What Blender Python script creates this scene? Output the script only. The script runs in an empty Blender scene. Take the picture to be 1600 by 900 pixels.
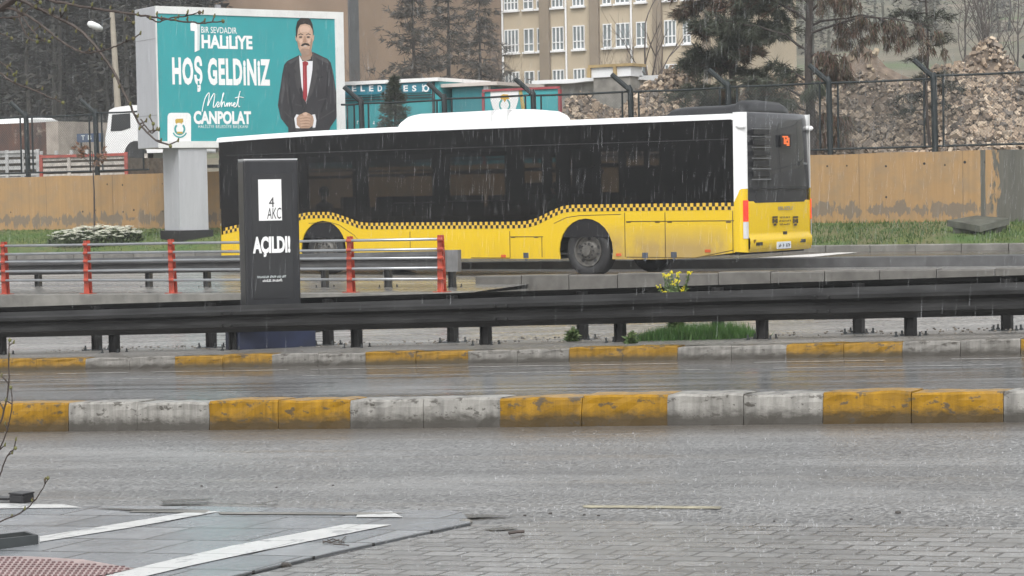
import bpy, bmesh, math, random
from math import sin, cos, pi, radians, atan, sqrt
from mathutils import Vector, Matrix, noise

random.seed(7)
scene = bpy.context.scene
COL = scene.collection

# ------------------------------------------------------------------ camera
FPX, EYE, HOR = 3422.0, 1.79, 300.0            # focal length in px of a 1600 px wide frame, eye height, horizon row
cam_data = bpy.data.cameras.new('camera')
cam_data.sensor_width = 36.0
cam_data.lens = 36.0 * FPX / 1600.0
cam_data.clip_start, cam_data.clip_end = 0.2, 4000.0
cam = bpy.data.objects.new('camera', cam_data)
COL.objects.link(cam)
ROT = Matrix.Rotation(radians(30), 3, 'Z') @ Matrix.Rotation(pi / 2 - atan((450 - HOR) / FPX), 3, 'X') @ Matrix.Rotation(radians(-1.0), 3, 'Z')
EYEP = Vector((0, 0, EYE))
cam.matrix_world = Matrix.Translation(EYEP) @ ROT.to_4x4()
scene.camera = cam

# ------------------------------------------------------------------ sky, sun, exposure
SUN_EL, SUN_ROT = radians(52), radians(152)
world = bpy.data.worlds.new('World')
scene.world = world
world.use_nodes = True
wn = world.node_tree.nodes
wl = world.node_tree.links
sky = wn.new('ShaderNodeTexSky')
sky.sky_type = 'NISHITA'
sky.sun_disc = False
sky.sun_elevation, sky.sun_rotation = SUN_EL, SUN_ROT
sky.dust_density, sky.air_density = 4.0, 1.0
hs = wn.new('ShaderNodeHueSaturation')
hs.inputs['Saturation'].default_value = 0.12
wl.new(sky.outputs[0], hs.inputs['Color'])
wl.new(hs.outputs[0], wn['Background'].inputs['Color'])
wn['Background'].inputs['Strength'].default_value = 0.15
sun_data = bpy.data.lights.new('sun', 'SUN')
sun_data.energy, sun_data.angle, sun_data.color = 1.2, radians(40), (1.0, 0.98, 0.95)
sun = bpy.data.objects.new('sun', sun_data)
COL.objects.link(sun)
sd = Vector((sin(SUN_ROT) * cos(SUN_EL), cos(SUN_ROT) * cos(SUN_EL), sin(SUN_EL)))
sun.rotation_euler = sd.to_track_quat('Z', 'Y').to_euler()
scene.view_settings.view_transform = 'Standard'
scene.view_settings.look = 'None'
scene.view_settings.gamma = 1.0
scene.view_settings.use_curve_mapping = False
scene.view_settings.exposure = 0.64
scene.cycles.volume_bounces = 1
scene.cycles.transparent_max_bounces = 24
scene.cycles.max_bounces = 8
scene.cycles.use_denoising = True

# ------------------------------------------------------------------ measuring helpers: a point of the place on a known plane
def ray(px, py):
    return ROT @ Vector(((px - 800) / FPX, (450 - py) / FPX, -1.0))
def at(px, py, Y):
    d = ray(px, py)
    return EYEP + d * (Y / d.y)
def xat(px, Y, py=300):
    return at(px, py, Y).x
def on_vert(px, py, p0, a):
    d = ray(px, py)
    n = Vector((-sin(a), cos(a), 0))
    return EYEP + d * ((Vector(p0) - EYEP).dot(n) / d.dot(n))
def on_grade(px, py, z0, g):
    d = ray(px, py)
    return EYEP + d * ((z0 - EYE) / (d.z - g * d.x))

class Line:                                    # a line along the road with its own grade, level far outside the view
    def __init__(s, x1, z1, x2, z2, lo=-60, hi=-2):
        s.g = (z2 - z1) / (x2 - x1); s.a = z1 - s.g * x1; s.lo, s.hi = lo, hi
    def z(s, x):
        return s.a + s.g * min(max(x, s.lo), s.hi)
kerb1_base = Line(-13.18, -.231, -4.45, .181, hi=3)
kerb1_top = Line(-13.17, .015, -4.45, .400, hi=3)
med_base = Line(-20.02, -.425, -6.45, .091, hi=1)
med_top = Line(-20.01, -.275, -6.45, .243, hi=1)
rail_top = Line(-20.83, .285, -6.71, .774, hi=1)
rail_foot = Line(-18.87, -.240, -7.96, .169, hi=1)
low_road = Line(-18.06, .025, -10.13, .337, hi=-7)
wall_top_l = Line(-20.13, .306, -10.13, .466, hi=-7)
kerb39 = Line(-17.84, .405, -11.94, .476, lo=-30, hi=-5)
gkerb = Line(-40.77, .365, -13.41, .577, lo=-50)
BUSZ = 0.19
XS = [-160, -110, -80, -60] + [-58 + 2 * i for i in range(32)] + [10, 25, 60, 120]

# ------------------------------------------------------------------ mesh helpers
class MB:
    def __init__(s):
        s.v, s.f, s.m = [], [], []
    def add(s, vs, fs, m=0):
        b = len(s.v)
        s.v += [Vector(v) for v in vs]
        for f in fs:
            s.f.append([b + i for i in f]); s.m.append(m)
    def quad(s, a, b, c, d, m=0):
        s.add([a, b, c, d], [(0, 1, 2, 3)], m)
    def box(s, x0, x1, y0, y1, z0, z1, m=0):
        s.add([(x0, y0, z0), (x1, y0, z0), (x1, y1, z0), (x0, y1, z0), (x0, y0, z1), (x1, y0, z1), (x1, y1, z1), (x0, y1, z1)],
              [(3, 2, 1, 0), (4, 5, 6, 7), (0, 1, 5, 4), (1, 2, 6, 5), (2, 3, 7, 6), (3, 0, 4, 7)], m)
    def obox(s, o, ux, uy, uz, m=0):           # box from corner and three edge vectors
        o, ux, uy, uz = Vector(o), Vector(ux), Vector(uy), Vector(uz)
        p = [o, o + ux, o + ux + uy, o + uy]
        s.add(p + [q + uz for q in p], [(3, 2, 1, 0), (4, 5, 6, 7), (0, 1, 5, 4), (1, 2, 6, 5), (2, 3, 7, 6), (3, 0, 4, 7)], m)
    def tube(s, pts, rad, n=6, m=0, cap=True):
        pts = [Vector(p) for p in pts]
        if not hasattr(rad, '__len__'): rad = [rad] * len(pts)
        rings = []
        ref = None
        for i, p in enumerate(pts):
            t = (pts[min(i + 1, len(pts) - 1)] - pts[max(i - 1, 0)])
            if t.length < 1e-9: t = Vector((0, 0, 1))
            t.normalize()
            if ref is None:
                ref = Vector((1, 0, 0)) if abs(t.x) < .8 else Vector((0, 1, 0))
            u = (ref - t * ref.dot(t)).normalized(); w = t.cross(u); ref = u
            rings.append([p + (u * cos(2 * pi * k / n) + w * sin(2 * pi * k / n)) * rad[i] for k in range(n)])
        vs = [v for r in rings for v in r]
        fs = [(i * n + k, i * n + (k + 1) % n, (i + 1) * n + (k + 1) % n, (i + 1) * n + k) for i in range(len(pts) - 1) for k in range(n)]
        if cap:
            fs.append(tuple(reversed(range(n)))); fs.append(tuple(range((len(pts) - 1) * n, len(pts) * n)))
        s.add(vs, fs, m)
    def prism(s, poly, o, ux, uy, un, m=0, mside=None):   # 2D outline at origin o with axes ux, uy, thickness vector un
        o, ux, uy, un = Vector(o), Vector(ux), Vector(uy), Vector(un)
        a = [o + ux * p[0] + uy * p[1] for p in poly]
        n = len(a)
        s.add(a + [q + un for q in a], [tuple(range(n - 1, -1, -1)), tuple(range(n, 2 * n))], m)
        s.add(a + [q + un for q in a], [(i, (i + 1) % n, n + (i + 1) % n, n + i) for i in range(n)], m if mside is None else mside)
    def extrude_x(s, prof, x_list, zf, m=0, closed=False):   # profile (y, z) swept along X, zf(x) added
        n = len(prof)
        vs = [(x, y, z + zf(x)) for x in x_list for y, z in prof]
        e = n if closed else n - 1
        s.add(vs, [(i * n + k, i * n + (k + 1) % n, (i + 1) * n + (k + 1) % n, (i + 1) * n + k) for i in range(len(x_list) - 1) for k in range(e)], m)
        if closed:
            s.add(vs[:n], [tuple(range(n))], m); s.add(vs[-n:], [tuple(reversed(range(n)))], m)
    def lathe(s, prof, c, axis='y', n=28, m=0):   # prof: (radius, offset along axis)
        c = Vector(c)
        vs = []
        for r, d in prof:
            for k in range(n):
                a = 2 * pi * k / n
                if axis == 'y': vs.append(c + Vector((r * cos(a), d, r * sin(a))))
                elif axis == 'x': vs.append(c + Vector((d, r * cos(a), r * sin(a))))
                else: vs.append(c + Vector((r * cos(a), r * sin(a), d)))
        s.add(vs, [(i * n + k, i * n + (k + 1) % n, (i + 1) * n + (k + 1) % n, (i + 1) * n + k) for i in range(len(prof) - 1) for k in range(n)], m)
    def blob(s, c, r, seg=6, m=0, sq=(1, 1, 1)):
        c = Vector(c)
        prof = [(sin(pi * i / 4) * r, -cos(pi * i / 4) * r) for i in range(5)]
        vs = [c + Vector((p * cos(2 * pi * k / seg) * sq[0], p * sin(2 * pi * k / seg) * sq[1], d * sq[2])) for p, d in prof for k in range(seg)]
        s.add(vs, [(i * seg + k, i * seg + (k + 1) % seg, (i + 1) * seg + (k + 1) % seg, (i + 1) * seg + k) for i in range(4) for k in range(seg)], m)

def wloc(o):
    v = Vector((0, 0, 0))
    while o is not None:
        v = v + o.location; o = o.parent
    return v
def build(name, mb, mats, parent=None, smooth=False, local=False, bevel=0):
    me = bpy.data.meshes.new(name)
    off = wloc(parent) if (parent is not None and not local) else Vector((0, 0, 0))
    me.from_pydata([tuple(v - off) for v in mb.v], [], mb.f)
    if not isinstance(mats, (list, tuple)): mats = [mats]
    for m in mats: me.materials.append(m)
    if len(mats) > 1: me.polygons.foreach_set('material_index', mb.m)
    if smooth: me.polygons.foreach_set('use_smooth', [True] * len(me.polygons))
    me.update()
    o = bpy.data.objects.new(name, me)
    COL.objects.link(o)
    if parent is not None: o.parent = parent
    if smooth == 'auto':
        me.set_sharp_from_angle(angle=radians(40))
    if bevel:
        b = o.modifiers.new('bevel', 'BEVEL'); b.width = bevel; b.segments = 2; b.limit_method = 'ANGLE'
    return o
def tag(o, label=None, cat=None, group=None, kind=None):
    if label: o['label'] = label
    if cat: o['category'] = cat
    if group: o['group'] = group
    if kind: o['kind'] = kind
    return o
def thing(name, loc, label, cat, group=None):
    o = bpy.data.objects.new(name, None)
    COL.objects.link(o)
    o.location = loc; o.empty_display_size = .2
    return tag(o, label, cat, group)
def copy_tree(o, loc, label=None):
    c = o.copy(); COL.objects.link(c); c.location = loc
    if label: c['label'] = label
    for ch in list(o.children):
        d = ch.copy(); COL.objects.link(d); d.parent = c
        for g in list(ch.children):
            e = g.copy(); COL.objects.link(e); e.parent = d
    return c
def text_mb(body, x0, x1, y0, y1, o, ux, uy, un, mb=None, bold=0.0, shear=0.0, m=0, thick=.004, space=1.0):
    cu = bpy.data.curves.new('lettering', 'FONT')
    cu.body = body; cu.size = 1.0; cu.offset = bold; cu.shear = shear; cu.resolution_u = 3; cu.space_character = space
    ob = bpy.data.objects.new('lettering', cu)
    COL.objects.link(ob)
    bpy.context.view_layer.update()
    me = bpy.data.meshes.new_from_object(ob.evaluated_get(bpy.context.evaluated_depsgraph_get()))
    vs = [v.co.copy() for v in me.vertices]
    fs = [tuple(p.vertices) for p in me.polygons]
    bpy.data.objects.remove(ob); bpy.data.curves.remove(cu); bpy.data.meshes.remove(me)
    mb = mb or MB()
    if not vs: return mb
    ax, bx = min(v.x for v in vs), max(v.x for v in vs)
    ay, by = min(v.y for v in vs), max(v.y for v in vs)
    o, ux, uy, un = Vector(o), Vector(ux), Vector(uy), Vector(un)
    P = [o + ux * (x0 + (v.x - ax) / (bx - ax) * (x1 - x0)) + uy * (y0 + (v.y - ay) / (by - ay) * (y1 - y0)) + un * thick for v in vs]
    mb.add(P, fs, m)
    return mb

def strokes_mb(words, x0, x1, y0, y1, o, ux, uy, un, mb=None, thick=.004, seed=1, m=0):
    rs = random.Random(seed); mb = mb or MB()
    o, ux, uy, un = Vector(o), Vector(ux), Vector(uy), Vector(un)
    n = sum(words) + len(words) - 1; w = (x1 - x0) / n; k = 0
    for wd in words:
        for _ in range(wd):
            a = x0 + k * w; h = (y1 - y0) * rs.uniform(.6, 1)
            if rs.random() < .6:
                mb.obox(o + ux * (a + w * .1) + uy * y0, ux * w * .28, uy * h, un * thick, m)
                mb.obox(o + ux * (a + w * .40) + uy * (y0 + h * rs.choice((0, .4, .75))), ux * w * .4, uy * (y1 - y0) * .22, un * thick, m)
            else:
                mb.obox(o + ux * (a + w * .1) + uy * y0, ux * w * .7, uy * h * .3, un * thick, m)
                mb.obox(o + ux * (a + w * .4) + uy * (y0 + h * .32), ux * w * .25, uy * h * .6, un * thick, m)
            k += 1
        k += 1
    return mb

# ------------------------------------------------------------------ materials
def nodes_of(name):
    m = bpy.data.materials.new(name); m.use_nodes = True
    nt = m.node_tree
    return m, nt, nt.nodes['Principled BSDF']
def mth(nt, op, a, b=None, c=None):
    n = nt.nodes.new('ShaderNodeMath'); n.operation = op
    for i, v in enumerate((a, b, c)):
        if v is None: continue
        if isinstance(v, (int, float)): n.inputs[i].default_value = v
        else: nt.links.new(v, n.inputs[i])
    return n.outputs[0]
def mixc(nt, fac, a, b):
    n = nt.nodes.new('ShaderNodeMix'); n.data_type = 'RGBA'
    for i, v in ((0, fac), (6, a), (7, b)):
        if isinstance(v, (int, float)): n.inputs[i].default_value = v
        elif isinstance(v, (tuple, list)): n.inputs[i].default_value = (*v[:3], 1)
        else: nt.links.new(v, n.inputs[i])
    return n.outputs[2]
def coords(nt, scale=(1, 1, 1), kind='Object', rot=(0, 0, 0)):
    tc = nt.nodes.new('ShaderNodeTexCoord'); mp = nt.nodes.new('ShaderNodeMapping')
    mp.inputs['Scale'].default_value = scale; mp.inputs['Rotation'].default_value = rot
    nt.links.new(tc.outputs[kind], mp.inputs['Vector'])
    return mp.outputs[0]
def noi(nt, vec, scale, detail=4, rough=.55):
    n = nt.nodes.new('ShaderNodeTexNoise')
    n.inputs['Scale'].default_value = scale; n.inputs['Detail'].default_value = detail; n.inputs['Roughness'].default_value = rough
    nt.links.new(vec, n.inputs['Vector'])
    return n.outputs[0]
def ramp(nt, fac, lo, hi):
    n = nt.nodes.new('ShaderNodeMapRange'); n.inputs[1].default_value = lo; n.inputs[2].default_value = hi
    nt.links.new(fac, n.inputs[0])
    return n.outputs[0]
def bumpn(nt, bs, h, strength, dist=.01):
    n = nt.nodes.new('ShaderNodeBump'); n.inputs['Strength'].default_value = strength; n.inputs['Distance'].default_value = dist
    nt.links.new(h, n.inputs['Height']); nt.links.new(n.outputs[0], bs.inputs['Normal'])
def M(name, c, rough=.6, var=.15, scale=6, bump=.0, metal=0, spec=.5, coat=0, stretch=(1, 1, 1), rvar=0, bscale=None):
    m, nt, bs = nodes_of(name)
    v = coords(nt, stretch)
    f = noi(nt, v, scale)
    dk = tuple(x * (1 - var) for x in c); lt = tuple(min(1, x * (1 + var)) for x in c)
    nt.links.new(mixc(nt, ramp(nt, f, .3, .7), dk, lt), bs.inputs['Base Color'])
    bs.inputs['Roughness'].default_value = rough; bs.inputs['Metallic'].default_value = metal
    bs.inputs['Specular IOR Level'].default_value = spec; bs.inputs['Coat Weight'].default_value = coat
    if rvar: nt.links.new(mth(nt, 'ADD', mth(nt, 'MULTIPLY', f, rvar), rough - rvar * .5), bs.inputs['Roughness'])
    if bump: bumpn(nt, bs, noi(nt, v, bscale or scale * 5, 6), bump)
    return m
def leafmat(name, cols, rough=.6):
    m, nt, bs = nodes_of(name)
    g = nt.nodes.new('ShaderNodeNewGeometry')
    cr = nt.nodes.new('ShaderNodeValToRGB')
    el = cr.color_ramp.elements
    el[0].color = (*cols[0], 1); el[1].color = (*cols[-1], 1)
    for i, c in enumerate(cols[1:-1]):
        e = el.new((i + 1) / (len(cols) - 1)); e.color = (*c, 1)
    nt.links.new(g.outputs['Random Per Island'], cr.inputs[0]); nt.links.new(cr.outputs[0], bs.inputs['Base Color'])
    bs.inputs['Roughness'].default_value = rough
    return m
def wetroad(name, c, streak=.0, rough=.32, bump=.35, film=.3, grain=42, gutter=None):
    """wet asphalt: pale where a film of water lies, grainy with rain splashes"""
    m, nt, bs = nodes_of(name)
    v = coords(nt)
    g = noi(nt, coords(nt, (grain, grain * .7, grain)), 1.0, 2, .6)
    f2 = noi(nt, coords(nt, (.10, 1.5, 1)), 1.3, 6, .65)
    f3 = noi(nt, coords(nt, (.03, 1, 1)), 3.4, 5, .65)
    col = mixc(nt, ramp(nt, g, .36, .64), tuple(x * .3 for x in c), tuple(x * 1.7 for x in c))
    col = mixc(nt, mth(nt, 'MULTIPLY', ramp(nt, f2, .36, .66), .62), col, tuple(x * .42 for x in c))
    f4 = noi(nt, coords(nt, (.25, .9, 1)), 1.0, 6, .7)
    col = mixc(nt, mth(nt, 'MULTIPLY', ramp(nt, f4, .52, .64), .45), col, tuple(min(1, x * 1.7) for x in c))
    col = mixc(nt, mth(nt, 'MULTIPLY', ramp(nt, f3, .56, .68), streak), col, (.15, .105, .06))
    if gutter:                                     # silt washed against the kerb
        sy = nt.nodes.new('ShaderNodeSeparateXYZ'); nt.links.new(v, sy.inputs[0])
        e = mth(nt, 'ADD', sy.outputs['Y'], mth(nt, 'MULTIPLY', mth(nt, 'SUBTRACT', f3, .5), 1.2))
        col = mixc(nt, mth(nt, 'MULTIPLY', ramp(nt, e, gutter - 1.1, gutter), .6), col, (.075, .058, .04))
    nt.links.new(col, bs.inputs['Base Color'])
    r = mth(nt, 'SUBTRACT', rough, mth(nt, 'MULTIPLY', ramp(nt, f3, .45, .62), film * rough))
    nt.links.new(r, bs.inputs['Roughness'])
    h = mth(nt, 'ADD', g, mth(nt, 'MULTIPLY', noi(nt, coords(nt, (9, 3, 9)), 1.0, 4), .8))
    bumpn(nt, bs, h, bump, .02)
    bs.inputs['Specular IOR Level'].default_value = .6
    return m

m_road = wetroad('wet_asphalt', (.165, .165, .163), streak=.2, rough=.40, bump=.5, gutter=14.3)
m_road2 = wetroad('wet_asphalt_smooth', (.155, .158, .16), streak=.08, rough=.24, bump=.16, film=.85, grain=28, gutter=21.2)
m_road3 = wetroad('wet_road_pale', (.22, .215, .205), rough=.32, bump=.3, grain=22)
m_mudtop = wetroad('wet_gritty_concrete', (.19, .18, .165), rough=.4, bump=.5)
m_conc = M('concrete', (.27, .26, .24), .6, .25, 3, .25, bscale=40)
m_concd = M('concrete_damp', (.17, .165, .15), .5, .3, 3, .3, bscale=30)
m_kerbg = M('kerb_stone', (.115, .11, .10), .4, .25, 5, .3, bscale=40)
m_white = M('white_paint', (.78, .78, .77), .35, .04, 2)
m_black = M('black_plastic', (.02, .02, .022), .35, .2, 3)
m_dark = M('dark_metal', (.035, .04, .042), .45, .3, 4)
m_galvl = M('galvanised_grey', (.085, .086, .086), .4, .4, 2.5, .05, metal=.4, stretch=(.6, 3, 3))
m_galv = M('galvanised', (.020, .020, .020), .5, .6, 2.5, .1, metal=.1, spec=.3, stretch=(.6, 3, 3))
m_silver = M('silver_rail', (.36, .375, .39), .35, .15, 2, metal=.75)
m_red = M('red_paint', (.36, .055, .03), .4, .35, 9, .1)
m_fencep = M('fence_paint', (.008, .014, .016), .6, .3, 5)
m_grey = M('grey_cladding', (.40, .41, .43), .45, .06, 2, stretch=(4, 4, .4))
m_greyd = M('grey_cladding_side', (.36, .37, .39), .45, .06, 2, stretch=(4, 4, .4))
m_teal = M('teal_print', (.030, .30, .32), .5, .05, 1)
m_bark = M('bark', (.04, .032, .028), .8, .4, 14, .4)
m_twig = M('twig_bark', (.055, .042, .036), .6, .4, 30)
m_soil = M('soil', (.12, .095, .07), .8, .4, 8, .5)
m_rubber = M('tyre_rubber', (.018, .018, .019), .6, .3, 8)

def kerbmat(name, c, dirt=(.055, .05, .042)):
    m, nt, bs = nodes_of(name)
    v = coords(nt)
    f = noi(nt, coords(nt, (1, 1, 2)), 7, 8, .75)
    f3 = noi(nt, coords(nt, (5, 3, .5)), 3, 5, .65)
    col = mixc(nt, ramp(nt, f3, .32, .68), tuple(x * .55 for x in c), tuple(x * 1.05 for x in c))
    uv = nt.nodes.new('ShaderNodeAttribute'); uv.attribute_name = 'height01'
    low = mth(nt, 'ADD', uv.outputs['Fac'], mth(nt, 'MULTIPLY', mth(nt, 'SUBTRACT', f, .5), .9))
    wear = ramp(nt, low, .60, .30)                 # splashed road dirt above the gutter
    col = mixc(nt, mth(nt, 'MULTIPLY', wear, .93), col, dirt)
    chip = ramp(nt, mth(nt, 'ADD', f, mth(nt, 'MULTIPLY', uv.outputs['Fac'], .035)), .595, .61)
    col = mixc(nt, mth(nt, 'MULTIPLY', chip, .85), col, (.06, .054, .045))
    nt.links.new(col, bs.inputs['Base Color'])
    bs.inputs['Roughness'].default_value = .3
    bumpn(nt, bs, f, .45, .012)
    return m
m_glint = M('water_edge_glint', (.50, .50, .49), .25, .45, 8)  # pale colour for the painted water-edge reflections
m_kw = kerbmat('kerb_white', (.325, .315, .29))
m_ky = kerbmat('kerb_yellow', (.36, .19, .003), (.055, .038, .016))
m_kw2 = kerbmat('kerb_white_worn', (.25, .24, .22))
m_ky2 = kerbmat('kerb_yellow_worn', (.31, .17, .012), (.065, .052, .03))

# ochre rendered wall with its peeled foot and the bare grey bay
def wallmat():
    m, nt, bs = nodes_of('ochre_wall')
    v = coords(nt)
    f = noi(nt, v, 1.6, 7, .7); ff = noi(nt, coords(nt, (1.6, 1, .5)), 3.0, 7, .72)
    st = noi(nt, coords(nt, (6, 1, .10)), 1.6, 5, .65)
    col = mixc(nt, ramp(nt, st, .3, .72), (.30, .183, .082), (.39, .245, .11))
    col = mixc(nt, mth(nt, 'MULTIPLY', ramp(nt, f, .46, .66), .6), col, (.235, .18, .115))
    sx = nt.nodes.new('ShaderNodeSeparateXYZ'); nt.links.new(v, sx.inputs[0])
    X, Z = sx.outputs['X'], sx.outputs['Z']
    seam = mth(nt, 'LESS_THAN', mth(nt, 'FRACT', mth(nt, 'DIVIDE', mth(nt, 'ADD', X, mth(nt, 'MULTIPLY', ff, .04)), 2.42)), .012)
    board = mth(nt, 'LESS_THAN', mth(nt, 'FRACT', mth(nt, 'DIVIDE', X, .605)), .02)
    col = mixc(nt, mth(nt, 'MULTIPLY', seam, .45), col, (.13, .09, .055))
    col = mixc(nt, mth(nt, 'MULTIPLY', board, .08), col, (.20, .13, .07))
    run = mth(nt, 'MULTIPLY', ramp(nt, noi(nt, coords(nt, (9, 1, .05)), 1.0, 4, .6), .60, .72), ramp(nt, Z, .5, 1.5))
    col = mixc(nt, mth(nt, 'MULTIPLY', run, .5), col, (.14, .10, .065))
    low = mth(nt, 'SUBTRACT', mth(nt, 'MULTIPLY', ff, 1.15), mth(nt, 'MULTIPLY', mth(nt, 'ABSOLUTE', mth(nt, 'SUBTRACT', Z, .24)), 1.0))
    col = mixc(nt, mth(nt, 'MULTIPLY', ramp(nt, low, .44, .47), .8), col, (.15, .13, .105))
    right = mth(nt, 'ADD', mth(nt, 'SUBTRACT', X, WGREY), mth(nt, 'MULTIPLY', mth(nt, 'SUBTRACT', ff, .5), 1.8))
    grey = mixc(nt, ramp(nt, st, .3, .7), (.07, .07, .06), (.125, .12, .10))
    col = mixc(nt, ramp(nt, right, -.03, .05), col, grey)
    rip = mth(nt, 'LESS_THAN', mth(nt, 'ABSOLUTE', mth(nt, 'SUBTRACT', mth(nt, 'ADD', X, mth(nt, 'MULTIPLY', f, .06)), WGREY - .20)), .055)
    col = mixc(nt, rip, col, grey)
    nt.links.new(col, bs.inputs['Base Color'])
    bs.inputs['Roughness'].default_value = .6
    bumpn(nt, bs, mth(nt, 'SUBTRACT', f, mth(nt, 'MULTIPLY', seam, .6)), .3, .02)
    return m
WALLX0 = -47.0
WGREY = xat(1552, 46.9) - WALLX0

# ------------------------------------------------------------------ ground, roads, kerbs
def strip(name, lines, mat, xs=XS, kind='structure', thick=0):
    """ruled sheet: lines = [(Y, zfunc), ...] from near to far"""
    mb = MB()
    n = len(lines)
    vs = [(x, y, zf(x)) for x in xs for y, zf in lines]
    mb.add(vs, [(i * n + k, (i + 1) * n + k, (i + 1) * n + k + 1, i * n + k + 1) for i in range(len(xs) - 1) for k in range(n - 1)])
    return tag(build(name, mb, mat), kind=kind)

gz = MB()
gx = [-700, -300, -160, 120, 300, 700]; gy = [-700, -300, -40, 60, 300, 700]
gz.add([(x, y, -4.5) for y in gy for x in gx], [(j * 6 + i, j * 6 + i + 1, (j + 1) * 6 + i + 1, (j + 1) * 6 + i) for j in range(5) for i in range(5)])
tag(build('ground', gz, m_soil), kind='structure')

def zn(x): return kerb1_base.z(x)
K1G, K1A = kerb1_base.g, kerb1_base.a
def onr(px, py, lift=0.0):
    return on_grade(px, py, K1A + lift, K1G)
strip('road', [(-40, zn), (6, zn), (14.42, zn)], m_road)
strip('road', [(14.66, lambda x: zn(x) - .01), (21.32, med_base.z)], m_road2)
XM = -19.0                                      # where the ledge ends and the low kerb wall takes over
ledge_z = lambda x: .045 + .0118 * (max(x, -60) + 25)
XL = [x for x in XS if x < XM] + [XM]; XR = [XM] + [x for x in XS if x > XM]
strip('road', [(23.95, med_base.z), (31.22, low_road.z)], m_road3, XL)
strip('road', [(23.95, med_base.z), (33.52, low_road.z)], m_road3, XR)
strip('road', [(31.3, lambda x: ledge_z(x) - .006), (33.9, lambda x: BUSZ - .02), (39.52, lambda x: BUSZ + .01 * max(0, min(12, x + 20)))], m_road3, XL)
strip('road', [(33.7, lambda x: BUSZ - .02), (39.52, lambda x: BUSZ + .01 * max(0, min(12, x + 20)))], m_road3, XR)
strip('road', [(39.75, lambda x: kerb39.z(x) - .03), (43.55, lambda x: gkerb.z(x) - .14)], m_road2)

def kerb_run(name, Y, depth, base, top, edges, cols, mats, joints, back=.05, rnd=.02):
    """a run of kerb stones: edges in X where the paint changes; each stone slightly off its neighbours"""
    mb = MB(); hts = []
    rs = random.Random(3)
    for i in range(len(edges) - 1):
        x0, x1 = edges[i], edges[i + 1]
        k = joints
        for j in range(k):
            a = x0 + (x1 - x0) * j / k + .0025; b = x0 + (x1 - x0) * (j + 1) / k - .0025
            dy = rs.uniform(-.006, .006); dz = rs.uniform(-.008, .006)
            nseg = 6
            prof = [(0, 0, 0.0), (0.004, .45, .45), (.007, .75, .75), (.011, .93, .93), (.024, 1, 1.0), (depth, 1, 1), (depth, -.4, 0)]
            vs = []
            for q in range(nseg + 1):
                x = a + (b - a) * q / nseg
                zb, zt = base(x) - .02, top(x) + dz
                inset = .006 if q in (0, nseg) else 0
                for (py, ph, h) in prof:
                    jy = noise.noise(Vector((x * 6, py * 9, ph * 5))) * rnd * .6
                    jz = noise.noise(Vector((x * 5 + 9, py * 9, 3))) * rnd * .6 if ph > .9 else 0
                    vs.append((x, Y + py + dy + (inset if ph < .99 and py < .1 else 0) + jy, zb + (zt - zb) * ph + jz - (inset * .6 if ph > .9 else 0)))
                    hts.append(h)
            n = len(prof)
            fs = [(u * n + k_, (u + 1) * n + k_, (u + 1) * n + k_ + 1, u * n + k_ + 1) for u in range(nseg) for k_ in range(n - 1)]
            fs += [tuple(range(n)), tuple(reversed(range(nseg * n, (nseg + 1) * n)))]
            mb.add(vs, fs, cols[i % len(cols)])
    o = build(name, mb, mats, smooth=False)
    at_ = o.data.attributes.new('height01', 'FLOAT', 'POINT')
    at_.data.foreach_set('value', hts)
    return tag(o, kind='structure')
e1 = [xat(p, 14.4, 640) for p in (-125, 105, 325, 545, 780, 1042, 1285, 1567, 1850)]
d1 = e1[1] - e1[0]
e1 = [e1[0] - 1.25 * i for i in range(12, 0, -1)] + e1 + [e1[-1] + 1.25 * i for i in range(1, 10)]
kerb_run('kerb', 14.40, .26, kerb1_base.z, kerb1_top.z, e1, [1, 0], [m_kw, m_ky], 2)
e2 = [xat(p, 21.3, 555) for p in (-20, 132, 272, 424, 570, 730, 888, 1058, 1228, 1410, 1594, 1785)]
e2 = [e2[0] - 1.3 * i for i in range(14, 0, -1)] + e2 + [e2[-1] + 1.4 * i for i in range(1, 10)]
kerb_run('kerb', 21.30, .20, med_base.z, med_top.z, e2, [1, 0], [m_kw2, m_ky2], 2)
strip('median', [(21.49, lambda x: med_top.z(x) - .006), (22.2, lambda x: rail_foot.z(x) + .02), (23.7, lambda x: med_top.z(x) - .03), (23.95, lambda x: med_top.z(x) - .06), (23.96, lambda x: med_base.z(x) - .05)], m_mudtop)
# concrete ledge on the left and the low kerb wall on the right of the raised roadway
mb = MB()
xl = XL
zt = ledge_z
prof = [(31.2, -1.2), (31.2, 0), (31.24, .012), (31.65, .012), (31.65, -1.2)]
mb.extrude_x([(y, z) for y, z in prof], xl, zt, closed=True)
mb.box(XM - .12, XM - .004, 31.66, 33.49, -.6, .085)
tag(build('kerb', mb, m_concd), kind='structure')
mb = MB()
xw = xat(740, 33.5); xs_ = [xw + .95 * i for i in range(0, 30)]
for i in range(len(xs_) - 1):
    a, b = xs_[i] + .008, xs_[i + 1] - .008
    mb.extrude_x([(33.5, -.6), (33.5, -.02), (33.53, 0), (33.8, 0), (33.8, -.6)], [a, b], lambda x, i=i: wall_top_l.z(x) + .012 * sin(i * 2.7), closed=True)
tag(build('kerb', mb, m_kerbg), kind='structure')
mb = MB()
mb.extrude_x([(39.5, -.5), (39.5, -.015), (39.52, 0), (39.74, 0), (39.74, -.5)], [x for x in XS if -30 <= x <= 10], kerb39.z, closed=True)
tag(build('kerb', mb, M('kerb_dark', (.09, .092, .095), .4, .25, 3)), kind='structure')
mb = MB()
x = -60.0
while x < 8:
    b = x + .98
    mb.extrude_x([(43.5, -.4), (43.5, -.02), (43.53, 0), (43.68, 0), (43.68, -.4)], [x + .01, b], gkerb.z, closed=True)
    x += .99
tag(build('kerb', mb, m_concd), kind='structure')
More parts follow.
